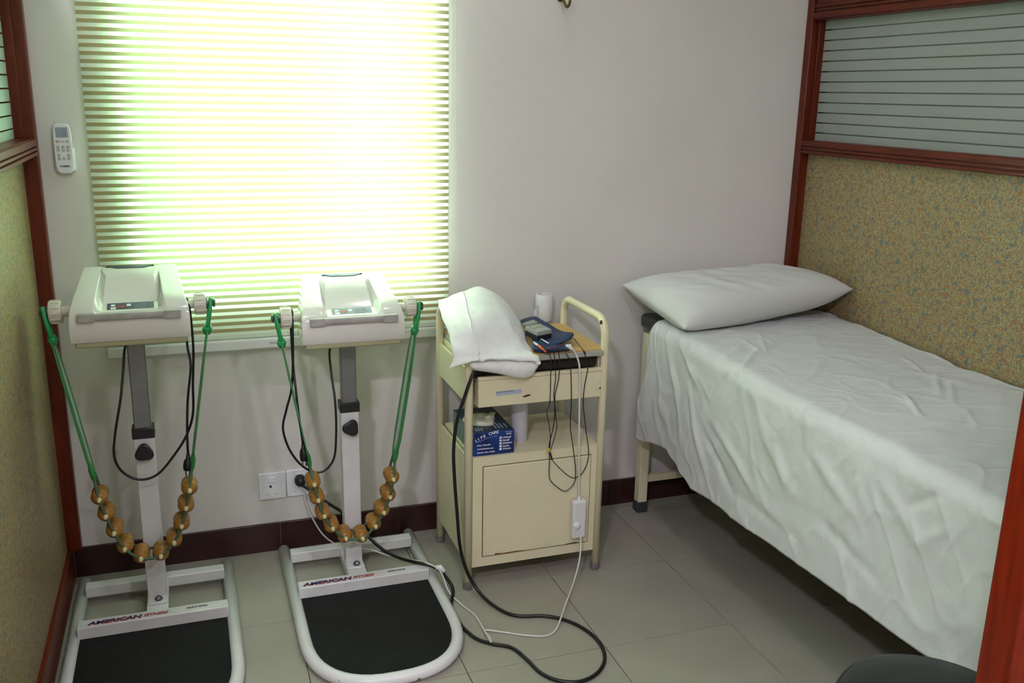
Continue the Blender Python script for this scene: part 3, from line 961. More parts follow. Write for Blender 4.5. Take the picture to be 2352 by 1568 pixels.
# top board with metal edge
tb = box('top_board', XA + .016, XB - .002, YA - .004, YC + .01, ZT - .004, ZT, M['board'], tr)
V = []
box('edge_band', XA + .013, XB + .004, YA - .011, YC + .013, ZT - .021, ZT - .0035, M['edge'], tr, bevel=.004, seg=3)
# drawer housing
boxes('drawer_housing', [(XA + .010, XA + .014, YA + .01, YC, .592, ZT - .02), (XB - .014, XB - .010, YA + .01, YC, .592, ZT - .02), (XA + .014, XB - .014, YC - .004, YC, .592, ZT - .02)], M['cream'], tr)
box('side_panel', XA - .004, XA + .004, YA + .01, YC - .008, .600, .705, M['cream'], tr)
box('side_panel', XB - .004, XB + .004, YA + .01, YC - .008, .600, .705, M['cream'], tr)
dr_ = box('drawer', XA + .027, XB - .010, YA - .008, YC - .012, .590, .672, M['cream'], tr, bevel=.0025)
box('drawer_lip', XA + .026, XB - .006, YA - .0085, YA + .004, .6725, .684, M['cream'], dr_, bevel=.002)
box('interior_shade', XA + .016, XB - .016, YA + .02, YC - .014, .684, ZT - .022, M['gapshade'], tr)  # dark block in the open space above the drawer, stands for its shade
a = at(1139, 909, y=YA - .0085); b = at(1198, 893, y=YA - .0085)
lab = mesh('paper_label', [(a.x, YA - .0087, a.z), (b.x, YA - .0087, a.z + .002), (b.x, YA - .0087, b.z), (a.x, YA - .0087, b.z - .001)], [(0, 1, 2, 3)], M['labelblue'], dr_)
lx_ = a.x + .002
for k, w_ in enumerate((.010, .006, .009, .004, .010, .007)):
    box('label_print', lx_, lx_ + w_, YA - .0092, YA - .0088, a.z + .0085 + .0003 * k, a.z + .0115 + .0003 * k, M['grey'], lab); lx_ += w_ + .0012
k_ = at(1210, 909, y=YA - .009)
mesh('handle_scar', [(k_.x - .014, YA - .0088, k_.z - .0025), (k_.x - .003, YA - .0088, k_.z - .0035), (k_.x + .013, YA - .0088, k_.z + .001), (k_.x + .013, YA - .0088, k_.z + .004), (k_.x + .003, YA - .0088, k_.z + .0045), (k_.x - .013, YA - .0088, k_.z)], [(0, 1, 2, 3, 4, 5)], M['creamchip'], dr_)
for (u, v, s) in ((1378, 891, .004), (1370, 894, .0018), (1376, 878, .0016), (1100, 905, .005)):
    p = at(u, v, y=YA - .0088)
    if u > 1110: mesh('paint_chip', [(p.x - s, p.y, p.z - s * .5), (p.x + s * .6, p.y, p.z - s * .7), (p.x + s, p.y, p.z + s * .4), (p.x - s * .2, p.y, p.z + s * .8)], [(0, 1, 2, 3)], M['creamchip'], dr_)
# cupboard
CZ0, CZ1 = .070, .432
cbx0, cbx1 = XA + .013, XB - .008
boxes('cupboard_body', [(cbx0, cbx1, YA - .003, YC - .01, CZ1 - .03, CZ1), (cbx0, cbx0 + .031, YA - .003, YA + .012, CZ0, CZ1 - .03), (cbx1 - .022, cbx1, YA - .003, YA + .012, CZ0, CZ1 - .03), (cbx0 + .031, cbx1 - .022, YA - .003, YA + .012, CZ0, CZ0 + .030),
                        (cbx0, cbx0 + .003, YA + .012, YC - .01, CZ0, CZ1 - .03), (cbx1 - .003, cbx1, YA + .012, YC - .01, CZ0, CZ1 - .03), (cbx0 + .003, cbx1 - .003, YC - .013, YC - .01, CZ0, CZ1 - .03), (cbx0 + .003, cbx1 - .003, YA + .012, YC - .013, CZ0, CZ0 + .003)], M['cream'], tr)
box('side_panel', XA - .002, XA + .004, YA + .008, YC - .006, CZ0 + .01, CZ1 - .002, M['cream'], tr)
box('side_panel', XB - .004, XB + .002, YA + .008, YC - .006, CZ0 + .01, CZ1 - .002, M['cream'], tr)
do = box('cupboard_door', cbx0 + .034, cbx1 - .0245, YA - .006, YA + .004, CZ0 + .0335, CZ1 - .0335, M['cream'], tr, bevel=.002)
box('door_gap_shade', cbx0 + .031, cbx1 - .022, YA + .004, YA + .011, CZ0 + .030, CZ1 - .030, M['gapshade'], tr)  # dark backing, stands for the shade in the gap around the door
box('hinge_fold', cbx0 + .042, cbx0 + .060, YA - .0075, YA - .0055, CZ0 + .037, CZ1 - .036, M['cream'], do, bevel=.0009)
p = at(1148, 1277, y=YA - .0062)
mesh('rust_line', [(p.x - .017, p.y, CZ0 + .0345), (p.x + .09, p.y, CZ0 + .0345), (p.x + .06, p.y, CZ0 + .0375), (p.x + .01, p.y, CZ0 + .037), (p.x - .016, p.y, CZ0 + .0400)], [(0, 1, 2, 3, 4)], mat('rust_stain', (124, 80, 40), .8), do)
p = at(1310, 1245, y=YA - .0064)
mesh('paint_chip', [(p.x - .022, p.y, CZ0 + .0340), (p.x + .028, p.y, CZ0 + .0345), (p.x + .02, p.y, CZ0 + .0375), (p.x - .01, p.y, CZ0 + .0362)], [(0, 1, 2, 3)], M['creamchip'], do)
p = at(1384, 742, y=YA)
tube('paint_chip', [(XB - .010, YA + .012, .826), (XB - .0125, YA + .006, .818)], .004, M['creamchip'], tr, res=6)

# glove box on the shelf
gx0, gx1 = at(1087, 1050, y=-.43).x, at(1180, 1045, y=-.43).x
gz0 = CZ1; gz1 = at(1135, 990, y=-.43).z
gy0, gy1 = -.43, -.205
gb = thing('glove_box', 'blue and white card box of disposable gloves on the trolley shelf', 'box', ((gx0 + gx1) / 2, (gy0 + gy1) / 2, gz0))
v, f = boxgeo(gx0, gx1, gy0, gy1, gz0, gz1)
mesh('carton', v, f, M['boxblue'], gb, mats=[M['boxblue'], M['boxtop'], M['boxside']], fmat=[0, 1, 0, 0, 0, 2], bevel=.0012)
gw = gx1 - gx0; gh = gz1 - gz0; yy = gy0 - .0009
# arched LIFE CARE
word = 'LIFE CARE'
for i, ch in enumerate(word):
    if ch == ' ': continue
    f_ = i / 8.0
    x = gx0 + gw * (.06 + .50 * f_); z = gz0 + gh * (.62 + .30 * f_ - .06 * (f_ - .5) ** 2 * 4 + .04)
    sl = .42 - .38 * f_
    text('title_letter', ch, gh * .175, M['white'], gb, (x, yy, z), (1, 0, sl), (-sl, 0, 1), bold=.0003)
def dash(name, x0, x1, z0, z1, m): return box(name, gx0 + gw * x0, gx0 + gw * x1, yy - .0003, yy + .0002, gz0 + gh * z0, gz0 + gh * z1, m, gb)
mesh('underline_print', [(gx0 + gw * .13, yy, gz0 + gh * .60), (gx0 + gw * .35, yy, gz0 + gh * .74), (gx0 + gw * .58, yy, gz0 + gh * .80), (gx0 + gw * .58, yy, gz0 + gh * .815), (gx0 + gw * .35, yy, gz0 + gh * .755), (gx0 + gw * .13, yy, gz0 + gh * .62)], [(0, 1, 2, 3, 4, 5)], M['labelblue'], gb)
for i, s in enumerate(('Non Sterile', 'Ambidextrous', 'Single Use Only')):
    text('feature_print', s, gh * .085, M['white'], gb, (gx0 + gw * .09, yy, gz0 + gh * (.43 - .155 * i)), (1, 0, 0), (0, 0, 1), bold=.0002, width=gw * (.33, .40, .44)[i])
for i, s in enumerate(('X-Small', 'Small', 'Medium', 'Large', 'X-Large')):
    z = .66 - .122 * i
    dash('tick_box', .635, .695, z, z + .085, M['white'])
    text('size_print', s, gh * .095, M['white'], gb, (gx0 + gw * .72, yy, gz0 + gh * (z + .01)), (1, 0, 0), (0, 0, 1), bold=.0003, width=gw * (.20, .16, .23, .16, .20)[i])
dash('count_print', .77, .95, .92, .94, M['labelblue'])
dash('count_print', .80, .93, .81, .87, M['labelblue'])
for i, (x, w_) in enumerate(((.10, .08), (.17, .10), (.24, .09), (.60, .16), (.68, .2), (.76, .16), (.86, .14))):
    y0 = gy0 + .012 + (.01 if i > 2 else 0)
    mesh('top_print', [(gx0 + gw * x, y0, gz1 + .0004), (gx0 + gw * (x + .03), y0, gz1 + .0004), (gx0 + gw * (x + .03), y0 + w_ * .25, gz1 + .0004), (gx0 + gw * x, y0 + w_ * .25, gz1 + .0004)], [(0, 1, 2, 3)], M['labelblue'], gb)
# glove tuft coming out of the oval slot
Pg = []
cxg, cyg = gx0 + gw * .38, gy0 + .095
for i in range(9):
    rr = [1, 1.02, .95, .85, .72, .55, .38, .2, .02][i]; hz_ = [0, .004, .009, .012, .013, .016, .014, .013, .012][i]
    Pg.append([(cxg + rr * .048 * math.cos(a) * (1 + .12 * math.sin(3 * a)) + .012 * (1 - rr), cyg + rr * .050 * math.sin(a) * (1 + .15 * math.cos(2 * a + 1)), gz1 + .0005 + hz_ + .004 * math.sin(4 * a + i) * rr * (1 if i else 0)) for a in [2 * math.pi * k / 24 for k in range(24)]])
grid('glove_tuft', Pg, mat('pale_latex', (212, 210, 190), .6), gb, wrap=True)
tube('glove_finger', [(cxg + .02, cyg - .02, gz1 + .012), (cxg + .040, cyg + .005, gz1 + .016), (cxg + .060, cyg + .034, gz1 + .010)], [.010, .009, .003], mat('pale_latex_finger', (212, 210, 190), .6), gb, res=10, n=4)

# white roll standing on the shelf
p = at(1198, 1016, z=CZ1)
lathe_o = lathe('paper_tube', [(.010, 0), (.0255, 0), (.0265, .002), (.0268, .14), (.0262, .142), (.012, .142)], M['roll'], None, origin=(p.x, p.y + .026, CZ1), res=32)
tag(lathe_o, 'smooth white cylinder standing on the trolley shelf beside the glove box', 'roll')

# tissue roll on the trolley top
p = at(1256, 738, z=ZT)
rc = Vector((p.x - .004, p.y + .020, ZT))
tt = thing('tissue_roll', 'white tissue roll standing upright on the back of the trolley top', 'tissue roll', rc)
hr = at(1256, 675, y=rc.y).z - ZT
lathe('tissue', [(.0225, .0), (.0285, 0), (.030, .003), (.0305, hr * .5), (.029, hr - .002), (.0275, hr), (.0215, hr), (.0210, hr - .02), (.021, .002)], M['paper'], tt, origin=rc, res=32)
lathe('core_shadow', [(.001, hr - .021), (.0212, hr - .020), (.0212, hr - .0195)], M['card'], tt, origin=rc, res=24)  # grey disc down the roll's hole, stands for the shade inside
Pt = []
for i in range(7):
    f_ = i / 6
    row = []
    for k in range(6):
        q = k / 5
        a = math.radians(200 + 20 * math.sin(3 * f_))
        row.append((rc.x - .030 - .012 * q - .006 * math.sin(5 * f_) * q, rc.y - .012 - .004 * math.sin(6 * q + 3 * f_), ZT + hr * (.12 + .62 * f_) + .006 * q * math.sin(4 * f_ + 1)))
    Pt.append(row)
grid('loose_sheet', Pt, M['paper'], tt, solid=.001)

# towel folded over the left end of the trolley
tw = thing('towel', 'white terry towel folded over the left half of the trolley top', 'towel', (1.22, -.3, ZT))
C = [[at(1006, 690, y=-.150), at(1050, 674, y=-.125), at(1100, 656, y=-.115), at(1150, 678, y=-.12), at(1180, 716, y=-.14)],
     [at(1007, 695, y=-.19), at(1053, 690, y=-.25), at(1108, 684, y=-.25), at(1162, 706, y=-.24), at(1197, 745, y=-.23)],
     [at(1018, 735, y=-.36), at(1065, 742, y=-.428), at(1122, 742, y=-.40), at(1178, 757, y=-.36), at(1213, 785, y=-.34)],
     [at(1037, 792, y=-.452), at(1082, 796, y=-.472), at(1138, 797, y=-.452), at(1192, 800, y=-.43), at(1229, 808, y=-.405)],
     [at(1040, 822, y=-.468), at(1085, 818, y=-.482), at(1140, 815, y=-.476), at(1200, 816, y=-.472), at(1240, 822, y=-.464)],
     [at(1030, 848, y=-.470), at(1085, 829, y=-.488), at(1140, 823, y=-.486), at(1200, 826, y=-.484), at(1241, 833, y=-.474)]]
S_ = surf(C, 7)
S_ = [[p + Vector((.003 * vnoise(i * .45, j * .45, 3), 0, .003 * vnoise(i * .4, j * .4, 4))) for j, p in enumerate(r)] for i, r in enumerate(S_)]
grid('upper_fold', S_, M['towel'], tw, solid=.009)
hem_ = [S_[-3][j] + Vector((0, -.002, .001)) for j in range(len(S_[0]))]
tube('hem', [S_[i][9] + Vector((-.001, -.0015, .0018)) for i in range(2, len(S_))], .0022, M['towel'], tw, res=6)
C = [[at(1078, 826, y=-.462), at(1140, 820, y=-.466), at(1200, 822, y=-.466), at(1236, 826, y=-.458)],
     [at(1080, 836, y=-.474), at(1140, 832, y=-.476), at(1200, 834, y=-.476), at(1238, 838, y=-.466)],
     [at(1083, 845, y=-.474), at(1140, 846, y=-.480), at(1200, 850, y=-.480), at(1232, 848, y=-.468)],
     [at(1088, 850, y=-.462), at(1145, 858, y=-.470), at(1200, 868, y=-.470), at(1224, 862, y=-.460)],
     [at(1092, 846, y=-.450), at(1145, 854, y=-.452), at(1200, 864, y=-.452), at(1222, 858, y=-.450)]]
grid('lower_fold', surf(C, 6), M['towel'], tw, solid=.006)

# ---------------- electrotherapy unit in its navy pouch
eu = thing('electrotherapy_unit', 'grey electrotherapy unit in an open navy pouch with thin black leads', 'therapy unit', at(1262, 785, z=ZT))
C = [[at(1225, 760, z=ZT + .020), at(1262, 770, z=ZT + .016), at(1300, 792, z=ZT + .012), at(1310, 800, z=ZT + .006)],
     [at(1222, 775, z=ZT + .022), at(1258, 786, z=ZT + .020), at(1298, 798, z=ZT + .016), at(1307, 804, z=ZT + .008)],
     [at(1222, 795, z=ZT + .018), at(1258, 800, z=ZT + .018), at(1296, 802, z=ZT + .015), at(1305, 806, z=ZT + .006)],
     [at(1226, 808, z=ZT + .003), at(1260, 810, z=ZT + .003), at(1292, 806, z=ZT + .003), at(1304, 806, z=ZT + .002)]]
grid('pouch_pocket', surf(C, 5), M['pouch'], eu, solid=.004)
C = [[at(1195, 735, z=ZT + .030), at(1215, 728, z=ZT + .034), at(1232, 727, z=ZT + .034)],
     [at(1208, 752, z=ZT + .030), at(1232, 744, z=ZT + .030), at(1262, 744, z=ZT + .030)],
     [at(1225, 770, z=ZT + .026), at(1252, 764, z=ZT + .024), at(1290, 760, z=ZT + .022)],
     [at(1240, 782, z=ZT + .024), at(1272, 778, z=ZT + .024), at(1316, 764, z=ZT + .034)],
     [at(1250, 792, z=ZT + .020), at(1280, 789, z=ZT + .020), at(1315, 775, z=ZT + .026)]]
grid('pouch_flap', surf(C, 5), M['pouch'], eu, solid=.005)
# device body: tilted slab
q = [at(1206, 748, z=ZT + .060), at(1240, 742, z=ZT + .060), at(1268, 756, z=ZT + .050), at(1234, 762, z=ZT + .050)]
V = [p for p in q] + [p - Vector((0, 0, .014)) for p in q]
dv = mesh('device', V, [(0, 3, 2, 1), (4, 5, 6, 7), (0, 1, 5, 4), (1, 2, 6, 5), (2, 3, 7, 6), (3, 0, 4, 7)], M['device'], eu, bevel=.002)
def dq(a, b): return q[0] * (1 - a) * (1 - b) + q[1] * a * (1 - b) + q[2] * a * b + q[3] * (1 - a) * b + Vector((0, 0, .0006))
mesh('screen', [dq(.08, .12), dq(.92, .12), dq(.92, .5), dq(.08, .5)], [(0, 1, 2, 3)], M['lcd'], dv)
V = [p - Vector((0, 0, .0145)) for p in q] + [p - Vector((0, 0, .030)) for p in q]
mesh('device_base', V, [(0, 3, 2, 1), (4, 5, 6, 7), (0, 1, 5, 4), (1, 2, 6, 5), (2, 3, 7, 6), (3, 0, 4, 7)], M['black'], eu, bevel=.002)
q2 = [at(1200, 742, z=ZT + .052), at(1224, 733, z=ZT + .052), at(1236, 740, z=ZT + .050), at(1208, 746, z=ZT + .050)]
V = [p for p in q2] + [p - Vector((0, 0, .006)) for p in q2]
mesh('device_lid', V, [(0, 3, 2, 1), (4, 5, 6, 7), (0, 1, 5, 4), (1, 2, 6, 5), (2, 3, 7, 6), (3, 0, 4, 7)], M['lcd'], eu, bevel=.001)
a, b = at(1243, 778, z=ZT + .030), at(1260, 788, z=ZT + .028)
tube('white_tab', [a, b], .003, M['plasticwhite'], eu, res=8, sx=.4)
a, b, c_ = at(1226, 786, z=ZT + .026), at(1240, 796, z=ZT + .024), at(1254, 808, z=ZT + .020)
tube('lead_plug', [a, at(1236, 793, z=ZT + .026)], .0036, M['plasticwhite'], eu, res=8)
tube('lead_plug', [at(1236, 793, z=ZT + .026), b, c_], [.0042, .004, .0024], M['orange'], eu, res=8)
tube('pouch_piping', [at(1256, 800, z=ZT + .023), at(1275, 797, z=ZT + .023), at(1296, 790, z=ZT + .022)], .0016, mat('red_piping', (120, 66, 60), .6), eu, res=6, n=4)
yl = YA - .020
def lead(px, r=.0013, start=None):
    pts = (start or []) + [at(u, v, y=yl) for u, v in px]
    tube('electrode_lead', pts, r, M['cable'], eu, res=6, n=6)


lead([(1266, 830), (1265, 860), (1264, 900), (1262, 930), (1256, 945), (1262, 980), (1264, 1010), (1262, 1035), (1262, 1060), (1263, 1100), (1285, 1122), (1300, 1127), (1318, 1110), (1322, 1085), (1318, 1040), (1310, 980), (1312, 930), (1312, 880), (1309, 830), (1300, 812)], .0014, [at(1250, 800, z=ZT + .022), at(1262, 814, y=yl + .01)])
lead([(1275, 840), (1276, 870), (1272, 905), (1275, 935)], .0013, [at(1270, 798, z=ZT + .022), at(1273, 815, y=yl + .008)])
lead([(1285, 835), (1283, 870), (1275, 905), (1275, 935)], .0013, [at(1280, 795, z=ZT + .022), at(1284, 814, y=yl + .008)])
lead([(1275, 950), (1270, 985), (1262, 1018), (1262, 1035), (1270, 1058), (1300, 1088), (1320, 1097), (1340, 1082), (1352, 1045), (1346, 990), (1340, 930), (1342, 890), (1350, 845), (1347, 825), (1340, 806)], .0014)
lead([(1275, 950), (1279, 980), (1272, 1010), (1264, 1035)], .0012)
tube('lead_joint', [at(1275, 932, y=yl), at(1275, 952, y=yl)], .003, M['black'], eu, res=8)
tube('lead_joint', [at(1264, 1040, y=yl), at(1268, 1056, y=yl)], .0026, M['black'], eu, res=8)
p = at(1260, 1033, y=yl)
box('yellow_tag', p.x - .005, p.x + .004, p.y - .002, p.y + .002, p.z - .006, p.z + .006, M['yellow'], eu, bevel=.0008)
tube('electrode_lead', [at(1318, 776, z=ZT + .026), at(1328, 790, z=ZT + .012), at(1338, 802, z=ZT + .006), at(1346, 812, y=yl + .006)], .0014, M['cable'], eu, res=6, n=5)

# ================================================================== CORDS
# thick black cord: socket -> floor -> trolley top
ps = at(690, 1104, y=-.03)
zc = .0055
cord = [ps + Vector((.004, -.008, -.012)), at(712, 1126, y=-.045), at(745, 1150, y=-.075), at(785, 1175, y=-.11), at(822, 1205, y=-.15), at(850, 1236, y=-.185), at(880, 1262, y=-.24),
        at(915, 1280, y=-.29), at(950, 1290, z=.068), at(985, 1297, z=.066), at(1008, 1308, z=.050), at(1022, 1322, z=.034), at(1040, 1352, z=.014), Vector((1.0425, -.535, zc)), Vector((1.0420, -.60, zc)), Vector((1.0450, -.655, zc)), at(1094, 1466, z=zc), at(1130, 1478, z=zc), at(1175, 1487, z=zc), at(1208, 1512, z=zc), at(1240, 1543, z=zc), at(1280, 1562, z=zc), at(1330, 1565, z=zc),
        at(1372, 1545, z=zc), at(1389, 1512, z=zc), at(1378, 1477, z=zc), at(1345, 1446, z=zc), at(1300, 1424, z=zc), at(1250, 1414, z=zc), at(1190, 1414, z=zc), at(1150, 1400, z=zc + .002), at(1112, 1372, z=.014), at(1086, 1338, y=-.49), at(1068, 1300, y=-.485), at(1056, 1250, y=-.48), at(1050, 1180, y=-.475), at(1044, 1100, y=-.47), at(1042, 1030, y=-.465), at(1050, 965, y=-.465), at(1066, 915, y=-.467), at(1082, 868, y=-.466), at(1090, 850, y=-.458), at(1094, 838, y=-.449)]
bc_ = thing('black_power_cord', 'thick black power cord snaking from the wall socket across the floor to the trolley', 'cord', (ps.x, ps.y, 0))
tube('cable', cord, .0052, M['cable'], bc_, res=10, n=7)
lathe('plug', [(.010, .030), (.017, .029), (.0185, .022), (.0185, .006), (.012, -.004), (.006, -.008)], M['black'], bc_, axis='y', origin=(ps.x, -.041, ps.z), res=20)
# white cord: socket -> floor -> inline switch -> pouch
wc = thing('white_power_cord', 'thin white power cord with an inline switch hanging in front of the trolley', 'cord', (ps.x, ps.y, 0))
zw = .0035
w1 = [at(700, 1126, y=-.012), at(702, 1150, y=-.014), at(718, 1190, y=-.02), at(740, 1225, y=-.035), at(765, 1246, y=-.06), at(793, 1257, z=.062), at(830, 1260, y=-.20), at(858, 1264, z=.062), at(895, 1276, y=-.26), at(940, 1285, y=-.30), at(975, 1291, z=.072), at(1005, 1305, z=.062), at(1018, 1325, z=.040), at(1032, 1360, z=.012), at(1060, 1388, z=zw), at(1090, 1412, z=zw), at(1108, 1440, z=zw), at(1120, 1462, z=zw + .006), at(1128, 1474, z=zw + .013), at(1124, 1462, z=zw + .012), at(1114, 1447, z=zw + .004),
      at(1160, 1452, z=zw), at(1210, 1459, z=zw), at(1252, 1460, z=zw), at(1275, 1448, z=zw), at(1288, 1420, z=zw + .012), at(1300, 1385, z=.020), at(1318, 1335, y=-.55), at(1330, 1290, y=-.52), at(1334, 1255, y=-.49), at(1334, 1225, y=-.468)]
sx = at(1330, 1192, y=-.462)
w2 = [at(1330, 1150, y=-.462), at(1330, 1100, y=-.464), at(1330, 1000, y=-.466), at(1331, 930, y=-.464), at(1332, 870, y=-.462), at(1330, 835, y=-.460), at(1322, 812, y=-.452), at(1314, 801, z=ZT + .012), at(1307, 796, z=ZT + .012)]
tube('cable', w1, .0026, M['whitecord'], wc, res=8, n=7)
tube('cable', w2, .0030, M['whitecord'], wc, res=8, n=7)
box('plug', at(1302, 797, z=ZT + .012).x - .004, at(1312, 797, z=ZT + .012).x, at(1306, 797, z=ZT + .012).y - .006, at(1306, 797, z=ZT + .012).y + .006, ZT + .004, ZT + .020, M['plasticwhite'], wc, bevel=.002)
a = at(1316, 1152, y=-.470); b = at(1343, 1232, y=-.470)
sw = box('switch_box', a.x + .001, b.x, -.476, -.452, b.z, a.z, M['switch'], wc, bevel=.005, seg=3)
p = at(1326, 1208, y=-.480)
lathe('dial', [(.012, .006), (.012, -.002), (.010, -.004), (.004, -.005)], M['plasticwhite'], sw, axis='y', origin=(p.x, -.478, p.z), res=20)
p = at(1329, 1145, y=-.465)
tube('strain_relief', [at(1330, 1140, y=-.462), at(1330, 1156, y=-.464)], [.004, .007], M['plasticwhite'], wc, res=10)
# cable tie around both cords
p = at(1011, 1310, z=.05)
tie = tube('tie', [p + Vector((-.012, .006, .010)), p + Vector((0, 0, .012)), p + Vector((.012, -.010, .0))], [.007, .009, .007], M['plasticwhite'], wc, res=8)

# ================================================================== COUCH
MT = .752
co = thing('examination_couch', 'narrow examination couch with cream steel legs under a white sheet', 'couch', (2.18, -1.0, 0))
LX = (1.893, 2.475); LY = (-.085, -1.86)
for lx in LX:
    for ly2 in LY:
        lg = box('leg', lx - .018, lx + .018, ly2 - .018, ly2 + .018, .03, .68, M['cream'], co, bevel=.003)
        box('rubber_foot', lx - .0205, lx + .0205, ly2 - .0205, ly2 + .0205, 0, .042, M['darkfoot'], lg, bevel=.003)
for ly2 in LY:
    box('cross_rail', LX[0] + .018, LX[1] - .018, ly2 - .012, ly2 + .012, .115, .140, M['cream'], co, bevel=.002)
    box('head_rail', LX[0] + .018, LX[1] - .018, ly2 - .015, ly2 + .015, .64, .683, M['cream'], co, bevel=.002)
for lx in LX:
    box('side_rail', lx - .015, lx + .015, LY[1] + .018, LY[0] - .018, .64, .683, M['cream'], co, bevel=.002)
V = [(1.893, -.09, .37), (1.893, -.115, .37), (1.893, -.24, .655), (1.893, -.215, .655)]
tube('corner_brace', [(1.893, -.10, .40), (1.893, -.23, .665)], .011, M['cream'], co, res=8)
mv = []
for y_, zb_, zt_ in ((-.062, .700, .750), (-.25, .700, .748), (-.6, .690, .736), (-.95, .684, .727), (-1.90, .684, .727)):
    mv += [(1.862, y_, zb_), (2.505, y_, zb_), (2.505, y_, zt_), (1.862, y_, zt_)]
mf = [(0, 1, 2, 3), (19, 18, 17, 16)] + [(i * 4 + k, i * 4 + (k + 1) % 4, i * 4 + 4 + (k + 1) % 4, i * 4 + 4 + k) for i in range(4) for k in range(4)]
mesh('mattress', mv, mf, M['vinyl'], co, bevel=.014, seg=4)

# sheet
def ztop(y, x):
    z = .7535 - .022 * sstep(-.25, -.95, y)
    return z
def hem_z(y):
    pts = [(-.12, .315), (-.165, .316), (-.26, .335), (-.38, .352), (-.45, .335), (-.50, .308), (-.56, .288), (-.75, .296), (-1.0, .306), (-1.35, .315), (-1.65, .330), (-1.95, .335)]
    for (a, za), (b, zb) in zip(pts[:-1], pts[1:]):
        if b <= y <= a: return za + (zb - za) * sstep(0, 1, (a - y) / (a - b))
    return pts[0][1] if y > pts[0][0] else pts[-1][1]
# creases: (y0, s0, y1, s1, width, height) in sheet space, s = distance from the wall side measured over the cloth
E_ = .645      # s of the edge
CRE = []
def crease(p0, p1, w, h):
    CRE.append((p0, p1, w * .72, h * .62))
def sideS(u, v):
    p = at(u, v, x=1.855); return (p.y, E_ + (.745 - p.z))
def topS(u, v):
    p = at(u, v, z=.742); return (p.y, 2.505 - p.x)
for a, b, w, h in (((1550, 800), (1585, 1010), .022, .012), ((1575, 800), (1625, 900), .018, .008), ((1600, 900), (1640, 1080), .022, .012), ((1650, 960), (1760, 1130), .025, .012), ((1690, 850), (1655, 925), .016, -.012),
                   ((1640, 1000), (1700, 1130), .022, -.010), ((1760, 960), (1850, 1140), .030, .010), ((1800, 1000), (1830, 1110), .022, .008), ((1880, 1020), (1990, 1180), .034, .013), ((1900, 980), (1880, 1060), .020, -.008), ((1990, 1060), (2010, 1180), .03, .010),
                   ((2050, 1100), (2150, 1260), .034, .010), ((2100, 1160), (2200, 1130), .02, -.008), ((1700, 1120), (1860, 1240), .03, -.008), ((1900, 1180), (2040, 1330), .03, -.009), ((2130, 1250), (2210, 1210), .022, .008)):
    crease(sideS(*a), sideS(*b), w, h)
for a, b, w, h in (((1700, 845), (1745, 800), .014, .008), ((1690, 850), (1770, 850), .012, .006), ((1700, 780), (1745, 810), .014, .006), ((1745, 775), (1760, 810), .012, .006), ((2080, 900), (2115, 945), .013, .012), ((2150, 850), (2160, 900), .016, .010), ((2185, 865), (2190, 920), .014, .008),
                   ((2070, 815), (2130, 850), .015, .007), ((1850, 870), (2000, 905), .012, .004), ((1900, 850), (2040, 870), .012, .004), ((2220, 930), (2250, 980), .014, .006), ((1820, 800), (1960, 830), .012, .003)):
    crease(topS(*a), topS(*b), w, h)
def crease_h(y, s):
    t_ = 0
    for (p0, p1, w, h) in CRE:
        dx, dy = p1[0] - p0[0], p1[1] - p0[1]; L2 = dx * dx + dy * dy
        k = ((y - p0[0]) * dx + (s - p0[1]) * dy) / L2
        kc = min(1, max(0, k))
        d2 = (y - p0[0] - kc * dx) ** 2 + (s - p0[1] - kc * dy) ** 2
        if d2 < w * w * 6:
            t_ += h * math.exp(-d2 / (w * w) * 1.4) * math.sin(math.pi * min(1, max(0, (k + .2) / 1.4)))
    return t_
def ridge(y, s):
    a = 1 - abs(vnoise(y * 9 + s * 6, s * 4.5 - y * 2, 21)); b = 1 - abs(vnoise(y * 13 - s * 5, s * 7 + y * 3, 22))
    return 2.2 * max(0, a - .78) / .22 + 1.6 * max(0, b - .8) / .2
NY, NS = 330, 190
P = []
for i in range(NY + 1):
    f_ = i / NY
    row = []
    for j in range(NS + 1):
        q = j / NS
        y = -.135 - 1.79 * f_
        zt_ = ztop(y, 0)
        side = zt_ - hem_z(y)
        Ey = E_ + .008 + .010 * vnoise(y * 3.1, .5, 31)
        s = q * (Ey + side)
        yy_ = y
        if s <= Ey - .02:
            x = 2.505 - s; z = zt_; nx, nz = 0, 1
        else:
            rr = .045
            al = (s - (Ey - .02)) / rr
            if al < math.pi / 2:
                x = 2.505 - (Ey - .02) - rr * math.sin(al); z = zt_ - rr * (1 - math.cos(al)); nx, nz = -math.sin(al), math.cos(al)
            else:
                d = (s - (Ey - .02)) - rr * math.pi / 2
                x = 2.505 - (Ey - .02) - rr - .02 * d; z = zt_ - rr - d * (side - rr) / (side - rr + .001)
                nx, nz = -1, 0
        hang = max(0, zt_ - .03 - z)
        h = crease_h(y, s) + .0022 * vnoise(y * 16, s * 16, 1) + .0011 * vnoise(y * 42 + s * 14, s * 17, 2) + .0012 * ridge(y, s)
        h += .012 * vnoise(y * 5.5 - s * 2.2, s * 1.2, 5) * min(1, hang / .3)
        if nz > .9: h = max(h, -.0015)
        x += nx * h; z += nz * h
        if nx < -.5:
            x = min(x, 1.853)
        # head edge: cloth is pulled in a little at the top and swings out at the bottom
        e = max(0, 1 - f_ * 9)
        yy_ += e * (-.032 * (1 - min(1, hang / .25)) - .034)
        if x > 2.495: z += .004 * vnoise(y * 9, 3, 8)
        row.append((min(x, 2.508), yy_, max(z, .02)))
    P.append(row)
sh = grid('bed_sheet', P, M['sheet'], None, solid=.0012)
tag(sh, 'crumpled white cotton sheet draped over the examination couch', 'sheet')

